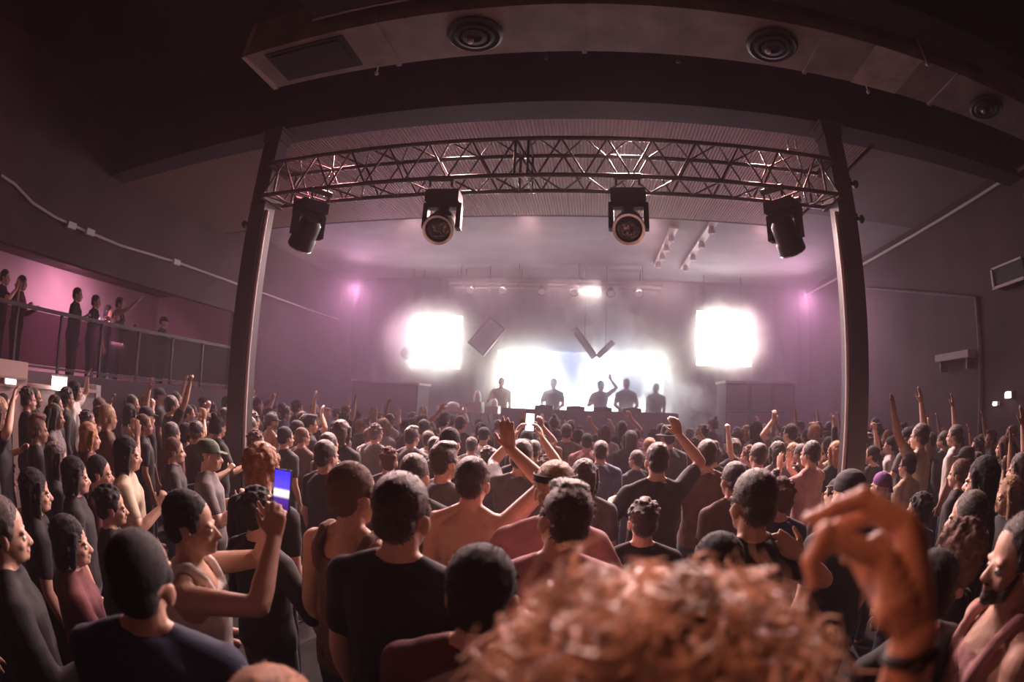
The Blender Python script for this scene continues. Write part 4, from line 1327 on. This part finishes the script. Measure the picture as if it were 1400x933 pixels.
slot(nb, M_handskin)
tag(nb, 'person of whom only the big raised bent hand and wrist with dark band shows', 'person')
def fingernail(tip, prev, up, r):
    d = (tip - prev).normalized()
    c = tip + d * r * .25 + up.normalized() * r * .82
    u_ = d
    v_ = up.normalized()
    R = Matrix((u_, v_.cross(u_), v_)).transposed()
    b_ = bmesh.new(); ell(b_, c - BASE, (r * .85, r * .72, r * .22), R, n=14, m=8)
    fin('fingernail', b_, M_nail, nb)
M_nail = mat('nail', (.66, .40, .33), .25, coat=.4)
for (pts, rr) in fingers[:3]:
    d = (pts[3] - pts[2]).normalized()
    bend = (pts[1] - pts[0]).cross(pts[3] - pts[1])
    out = ((pts[2] - pts[1]).normalized() - d)
    out = (pts[2] - (pts[1] + pts[3]) / 2)
    out = out - d * out.dot(d)
    if out.length < .002: out = V((-.3, -.2, 1)) - d * V((-.3, -.2, 1)).dot(d)
    fingernail(pts[3], pts[2], out, rr[3])
bm = bmesh.new()
ax = (WR - EL).normalized()
cpos = hp(1253, 897, .016)
cpos = EL + ax * (cpos - EL).dot(ax)
u_, v_ = frame_of(ax)
u_ = (u_ + ax * .12).normalized()
for off, rad in ((-.003, .0031), (.003, .0031)):
    tube(bm, [cpos - BASE + ax * off + (u_ * cos(q) + v_ * sin(q)) * .0262 for q in [2 * pi * i / 40 for i in range(41)]], rad, 8, False)
ell(bm, cpos - BASE + V((-.008, -.0275, 0)), (.008, .006, .006))
fin('wristband', bm, M_black, nb)
bm = bmesh.new()
rr = [ring(bm, (0, y, z), V((1, 0, 0)), V((0, 1, 0)), w + .02, d + .02, 20) for z, w, d, y in TORSO if .85 < z < 1.47]
skin_rings(bm, rr)
Sh, E_ = arm_pts(1, 'down')[:2]
capsule(bm, [Sh, Sh.lerp(E_, .6)], [.076, .066], 14)
xf(bm, 0, Matrix.Scale(SC, 4))
q0, q1 = SHL - BASE, EL - BASE
capsule(bm, [q0, q0.lerp(q1, .5)], [.078, .066], 14)
child('shirt', bake(bm, .012, 3, .5, name='shirt_cloth'), nb, CLOTH['black'])
child('trousers', TROUSERS, nb, CLOTH['denim'], Matrix.Scale(SC, 4))
child('hair', hair_mesh('short'), nb, HAIRC['dark'], Matrix.Scale(SC, 4) @ head_mtx(10, 0, 0))
PEOPLE.append((BASE.x, BASE.y, 1.8, nb))
PEOPLE.append((0, 0, 1.8, None))

# --- the rest of the crowd, each one a person of its own
PROT = {}
def head_px(o_x, o_y, h):
    x, y = pix((o_x, o_y, h))
    R = (V((o_x, o_y, h)) - EYE).length
    return x, y, .17 * FPX / R, R


named_px = []
for (x, y, h, o) in PEOPLE:
    if o is None: continue
    zt = h + o.location.z
    named_px.append((*head_px(x, y, zt),))
rnd = random.Random(11)
ARMSETS = [(('down', 'down'), 'arms down', 62), (('dance', 'down'), 'forearm bent', 12), (('up', 'down'), 'one arm up', 8), (('down', 'upbent'), 'bent arm raised', 9),
           (('upwide', 'up'), 'both arms up', 4), (('fist', 'down'), 'fist raised', 5), (('clap', 'clap'), 'clapping', 7), (('phonehigh', 'phonehigh'), 'hands joined overhead', 4), (('claphigh', 'claphigh'), 'clapping overhead', 5)]
HS = [('short', 40), ('messy', 16), ('quiff', 9), ('long', 14), ('bob', 9), ('longbun', 5), ('cap', 5), ('stubble', 6)]
HC = [('black', 34), ('dark', 40), ('brown', 20), ('blond', 5), ('ginger', 3)]
SC_ = [('black', 40), ('charcoal', 22), ('grey', 12), ('white', 8), ('maroon', 5), ('navy', 6), ('pink', 5), ('cream', 4), ('blue', 3), ('brown', 5)]
def pick(L): return rnd.choices(L, [q[-1] for q in L])[0]


def zone(x, y):
    if x < -5.6: return 'under the balcony'
    if y > 8.6:
        if x < -3.2: return 'far rows, balcony side stack'
        if x < 2.4: return 'far rows below the wide screen'
        return 'far rows by the reddish stack'
    if x > 4.6: return 'by the plain side wall'
    if x > 2.6: return 'rows past the outer column'
    if x < -3.6: return 'between balcony and its column'
    if y > 5.6: return 'middle rows beyond the truss'
    return 'rows under the truss'


cand = []
for iy in range(48):
    yy = .6 + iy * .205
    sp = .40 if yy < 6 else .48
    xs = -7.1 + (iy % 2) * sp / 2
    while xs < 6.3:
        cand.append((xs + rnd.uniform(-.12, .12), yy + rnd.uniform(-.09, .09)))
        xs += sp
cand.sort(key=lambda c: c[1])
pts = [(x, y) for x, y, h, o in PEOPLE]
n_fill = 0
reach = []
for (px_, py_, h_, o_) in PEOPLE:
    if o_ is not None and 'arms' in o_.keys():
        for s_, a_ in ((1, o_['arms'][0]), (-1, o_['arms'][1])):
            if a_ not in ('down', 'up', 'fist', 'upbow'):
                Sh_, E2, W2 = arm_pts(s_, a_)[:3]
                for q_ in (E2, W2):
                    g_ = at_local(o_, *q_)
                    reach.append((g_.x, g_.y))
DROP = {0, 1, 3, 4, 5, 9, 11, 13, 14, 19, 27, 44, 59, 69, 75, 77, 85, 86, 90, 94, 108, 110, 137, 142, 155, 156, 159, 161, 172, 177, 198, 211, 218, 228, 229, 278, 280, 281, 296, 301, 356, 357, 358, 365, 410, 414, 493, 495, 560, 571, 625, 702, 923, 924, 976, 1006, 1011, 1028, 1040, 1084, 1123, 1153, 1163, 1168, 1169, 1171, 1227, 1229, 1257, 1283, 1290, 1317, 1318, 1341, 1349, 1351, 1362, 1371, 1388}  # places of which the photograph shows nothing
LABS = {}
rnd2 = random.Random(5)
for ci, (x, y) in enumerate(cand):
    R = hypot(x, y)
    if R < 1.05 or y > 10.2 or y < -abs(x) * .3: continue
    if x < -6.4 and y < 5.3: continue
    if abs(x - 2.79) < .46 and abs(y - 4.71) < .36 or abs(x + 3.83) < .46 and abs(y - 4.71) < .36: continue
    if any(((x - a) / .54) ** 2 + ((y - b) / .38) ** 2 < 1 for a, b in pts): continue
    if any((x - a) ** 2 + (y - b) ** 2 < .25 ** 2 for a, b in reach): continue
    h = min(1.86, max(1.55, rnd2.gauss(1.69, .08)))
    if R < 3.2: h = min(h, 1.70)
    X_, Y_, W_, R_ = head_px(x, y, h)
    bad = False
    for (a, b, w, r) in named_px:
        # do not hide a named head with a nearer stranger
        if R_ < r and abs(X_ - a) < (W_ + w) * .62 and Y_ < b + w * 1.35: bad = True; break
    if bad:
        continue
    az = pick(ARMSETS)
    far = R > 2.6
    arms = az[0] if far else ('down', 'down')
    if az[0][0] not in ('down', 'dance') or az[0][1] not in ('down',):
        for (a, b, w, r) in named_px:
            if R_ < r and abs(X_ - a) < (W_ * 1.6 + w) and abs(Y_ - b) < W_ * 2.4: arms = ('down', 'down'); break
    if arms != az[0]: az = ARMSETS[0]
    if rnd.random() < .5: arms = (arms[1], arms[0])
    hs, hc = pick(HS)[0], pick(HC)[0]
    if hs == 'cap': hc = rnd.choice(['black', 'charcoal', 'navy', 'black'])
    sk = pick([('tee', 70), ('long', 14), ('tank', 12), (None, 4)])[0]
    scn = pick(SC_)[0]
    if R < 3.3 and sk: scn = 'black' if scn not in ('charcoal', 'navy') else scn
    hair_w = {'short': 'short %s hair', 'messy': 'tousled %s hair', 'quiff': 'swept %s hair', 'long': 'long %s hair', 'bob': 'bobbed %s hair', 'longbun': '%s bun', 'cap': '%s cap', 'stubble': 'shaved %s hair'}[hs] % hc
    top_w = {'tee': '%s T-shirt', 'long': '%s jumper', 'tank': '%s tank top', None: 'bare back'}[sk]
    top_w = top_w % scn if sk else top_w
    zn = zone(x, y)
    lab = 'person, %s, %s, %s, %s' % (hair_w, top_w, az[1], zn)
    rzz = to_stage(x, y)
    mine = []
    for s_, a_ in ((1, arms[0]), (-1, arms[1])):
        if a_ not in ('down', 'up', 'fist'):
            for q_ in arm_pts(s_, a_)[1:3]:
                g_ = Matrix.Rotation(rzz, 3, 'Z') @ q_
                mine.append((x + g_.x, y + g_.y))
    if any((g0 - a) ** 2 + (g1 - b) ** 2 < .27 ** 2 for g0, g1 in mine for a, b in pts):
        arms, az, mine = ('down', 'down'), ARMSETS[0], []
        lab = 'person, %s, %s, %s, %s' % (hair_w, top_w, az[1], zn)
    reach += mine
    look = (rnd2.gauss(0, .16), rnd2.choice((0, 0, 16)), rnd2.choice((0, 0, 0, 1, 1, 2, 3)))
    pts.append((x, y))
    if ci in DROP: continue
    LABS.setdefault(lab, []).append(person(x, y, 0, h, to_stage(x, y) + look[0], arms=arms, head=(look[1], 0, 0), hair=(hs, hc), shirt=(sk, scn) if sk else None, skin=look[2], label=lab, voxel=.0105 if R > 4.5 else .009))
    LABS[lab][-1]['ci'] = ci
    n_fill += 1
for lab, os_ in LABS.items():
    if len(os_) > 1:
        for o in os_: o['group'] = 'alike people: ' + lab[8:]
print('named', NAMED, 'fill', n_fill)


# ------------------------------------------------------------------ lights
def area(name, loc, target, size, power, col, sy=None, spread=180):
    d = bpy.data.lights.new(name, 'AREA')
    d.energy = power
    d.color = col
    d.size = size
    if sy:
        d.shape = 'RECTANGLE'
        d.size_y = sy
    d.spread = radians(spread)
    o = bpy.data.objects.new(name, d)
    COL.objects.link(o)
    o.location = loc
    o.rotation_euler = (V(target) - V(loc)).to_track_quat('-Z', 'Y').to_euler()
    return o


def spot(name, loc, target, power, col, ang=50, blend=.6, r=.1):
    d = bpy.data.lights.new(name, 'SPOT')
    d.energy = power
    d.color = col
    d.spot_size = radians(ang)
    d.spot_blend = blend
    d.shadow_soft_size = r
    o = bpy.data.objects.new(name, d)
    COL.objects.link(o)
    o.location = loc
    o.rotation_euler = (V(target) - V(loc)).to_track_quat('-Z', 'Y').to_euler()
    return o


# white stage wash from the rig over the stage, out over the crowd
for x in (-2.6, -.4, 1.6):
    area('stage_wash', (x, 12.2, 4.9), (x * .9, 5.5, 1.2), 1.3, 35, (1, .80, .76), .35, 110)
# pink wash on both sides of the stage
for x, tx in ((-6.6, -4), (6.1, 3)):
    spot('pink_wash', (x, 12.9, 5.0), (tx, 9.0, 2.0), 1000, (.92, .44, .72), 120, .9, .25)
# unseen backlights added behind the soffit edge to put rims on hair and shoulders
for x in (-5.4, -3.2, -1.1, 1.0, 3.1):
    spot('rim_backlight', (x, 8.42, 5.31), (x * .7, 3.4, 1.6), 3000, (1, .66, .62), 80, .7, .1)
# truss lamps towards the front rows
for x, tx, pw, c in ((-3.0, -3.4, 420, (1, .34, .36)), (-1.5, -.8, 280, (1, .52, .46)), (.4, .15, 720, (1, .66, .60)), (2.0, 2.2, 300, (1, .44, .36))):
    spot('truss_lamp', (x, 5.1, 4.9), (tx, 1.4, 1.2), pw, c, 80, .9, .15)
# unseen light added at the stage floor to brighten the smoke plume
spot('plume_fill_light', (1.75, 12.75, 1.25), (1.1, 12.45, 3.4), 1900, (1, .93, .84), 110, .9, .2)
# warm red house light behind the camera and on the walls
area('house_light', (-3.5, -3.0, 4.6), (.5, 3.0, 1.2), 1.5, 5, (1, .22, .12))
area('house_light', (4.0, -3.0, 4.6), (1.0, 3.0, 1.2), 1.5, 5, (1, .3, .2))
spot('hand_accent_light', (-2.6, 1.2, 4.6), (.30, .36, 1.95), 330, (1, .36, .21), 11, .8, .1)  # narrow red light added to fall on the raised hand only
spot('red_wall_lamp', (-5.5, .5, 4.2), (-7.6, .2, 4.6), 55, (1, .13, .06), 120, 1, .2)
area('balcony_lamp', (XL - 2.1, 5.6, 3.95), (XL - 3.0, 5.6, 2.7), .3, 150, (1, .38, .55), 5.0)
spot('kiosk_spot', (-6.0, 2.2, 3.9), (-7.4, 3.0, 1.6), 70, (1, .45, .42), 70, .8, .1)
spot('red_balcony_spot', (-5.6, 1.6, 4.6), (-8.0, 3.2, 2.8), 14, (1, .12, .08), 30, .8, .1)

# ------------------------------------------------------------------ haze and smoke
def vol_mat(name, dens, col, aniso, noise_scale=None, zfade=False):
    m = bpy.data.materials.new(name)
    m.use_nodes = True
    nt = m.node_tree
    for nd in list(nt.nodes):
        if nd.type != 'OUTPUT_MATERIAL': nt.nodes.remove(nd)
    out = [x for x in nt.nodes if x.type == 'OUTPUT_MATERIAL'][0]
    v = nt.nodes.new('ShaderNodeVolumeScatter')
    v.inputs['Color'].default_value = (*col, 1)
    v.inputs['Density'].default_value = dens
    v.inputs['Anisotropy'].default_value = aniso
    nt.links.new(v.outputs[0], out.inputs['Volume'])
    if noise_scale:
        tc = nt.nodes.new('ShaderNodeTexCoord')
        n = nt.nodes.new('ShaderNodeTexNoise')
        n.inputs['Scale'].default_value = noise_scale
        n.inputs['Detail'].default_value = 4
        n.inputs['Distortion'].default_value = .6
        nt.links.new(tc.outputs['Object'], n.inputs['Vector'])
        r = nt.nodes.new('ShaderNodeMapRange')
        r.inputs['From Min'].default_value = .42
        r.inputs['From Max'].default_value = .72
        r.inputs['To Min'].default_value = 0
        r.inputs['To Max'].default_value = dens
        nt.links.new(n.outputs['Fac'], r.inputs['Value'])
        nt.links.new(r.outputs['Result'], v.inputs['Density'])
    return m


def haze_box(name, y0, dens, col, g, label):
    bm = bmesh.new()
    box(bm, (XL - 4.2, y0, -.5), (XR + .6, YB + .6, 7.4))
    tag(fin(name, bm, vol_mat(name + '_volume', dens, col, g), smooth=False), label, None, None, 'stuff')


haze_box('haze', YF - .6, .0052, (.95, .74, .84), 0, 'thin mauve stage haze filling the whole hall')
haze_box('stage_haze', 8.7, .045, (.95, .74, .90), .1, 'thicker mauve haze drifting from the stage over the middle rows')


def puffs(m, centres, dens, nscale, n0, n1):
    """density falling off softly from each centre, broken up by noise"""
    nt = m.node_tree
    v = [q for q in nt.nodes if q.type == 'VOLUME_SCATTER'][0]
    tc = nt.nodes.new('ShaderNodeTexCoord')
    last = None
    for (c, r_, k) in centres:
        mp = nt.nodes.new('ShaderNodeMapping')
        mp.inputs['Location'].default_value = [-c[i] / r_[i] for i in range(3)]
        mp.inputs['Scale'].default_value = [1 / r_[i] for i in range(3)]
        nt.links.new(tc.outputs['Object'], mp.inputs['Vector'])
        g = nt.nodes.new('ShaderNodeTexGradient')
        g.gradient_type = 'QUADRATIC_SPHERE'
        nt.links.new(mp.outputs[0], g.inputs[0])
        mu = nt.nodes.new('ShaderNodeMath')
        mu.operation = 'MULTIPLY_ADD'
        mu.inputs[1].default_value = k
        nt.links.new(g.outputs['Fac'], mu.inputs[0])
        if last is not None: nt.links.new(last, mu.inputs[2])
        else: mu.inputs[2].default_value = 0
        last = mu.outputs[0]
    n = nt.nodes.new('ShaderNodeTexNoise')
    n.inputs['Scale'].default_value = nscale
    n.inputs['Detail'].default_value = 4
    n.inputs['Distortion'].default_value = .8
    nt.links.new(tc.outputs['Object'], n.inputs['Vector'])
    r = nt.nodes.new('ShaderNodeMapRange')
    r.inputs['From Min'].default_value = .36
    r.inputs['From Max'].default_value = .66
    r.inputs['To Min'].default_value = n0
    r.inputs['To Max'].default_value = n1
    nt.links.new(n.outputs['Fac'], r.inputs['Value'])
    a = nt.nodes.new('ShaderNodeMath'); a.operation = 'MULTIPLY'
    nt.links.new(last, a.inputs[0]); nt.links.new(r.outputs['Result'], a.inputs[1])
    b = nt.nodes.new('ShaderNodeMath'); b.operation = 'MULTIPLY'; b.inputs[1].default_value = dens
    nt.links.new(a.outputs[0], b.inputs[0])
    nt.links.new(b.outputs[0], v.inputs['Density'])
    return m


bm = bmesh.new(); box(bm, (-6.6, 11.95, 1.2), (6.2, 13.7, 5.45))  # smoke puffs added round each screen to make its halo
tag(fin('stage_smoke', bm, puffs(vol_mat('stage_smoke_volume', .1, (1, .95, .80), .45), [((-4.1, 12.8, 3.5), (1.7, 1.0, 1.5), 1.2), ((3.6, 12.8, 3.8), (1.5, 1.0, 1.4), .9), ((-.2, 12.7, 2.8), (3.3, 1.0, 2.1), 1.5)], 6.0, 1.1, .4, 1.4), smooth=False), 'pale smoke added as a halo round the bright stage screens', None, None, 'stuff')
bm = bmesh.new(); box(bm, (-1.6, 11.9, 1.0), (3.6, 12.95, 5.45))
tag(fin('smoke_plume', bm, puffs(vol_mat('smoke_volume', 1, (.98, .95, .91), .3), [((1.3, 12.5, 2.4), (1.25, .6, 1.5), 2.6), ((2.1, 12.4, 1.8), (1.4, .55, 1.1), 2.4), ((.8, 12.5, 3.7), (.8, .5, 1.1), .8), ((.2, 12.5, 4.5), (1.0, .5, .9), 1.2)], 6.0, 1.5, .0, 1.5), smooth=False), 'dense white smoke plume rising in front of the wide screen', None, None, 'stuff')

# ------------------------------------------------------------------ world and view
w = bpy.data.worlds.new('world')
S.world = w
w.use_nodes = True
w.node_tree.nodes['Background'].inputs[0].default_value = (.01, .006, .008, 1)
w.node_tree.nodes['Background'].inputs[1].default_value = .2
S.view_settings.view_transform = 'Standard'
S.view_settings.look = 'None'
S.view_settings.exposure = -.06
S.view_settings.gamma = 1
S.view_settings.use_curve_mapping = False
cy = S.cycles
cy.use_denoising = True
cy.max_bounces = 5
cy.diffuse_bounces = 2
cy.glossy_bounces = 2
cy.transmission_bounces = 3
cy.volume_bounces = 1
cy.transparent_max_bounces = 10
cy.caustics_reflective = False
cy.caustics_refractive = False
cy.sample_clamp_indirect = 4
cy.volume_step_rate = 2
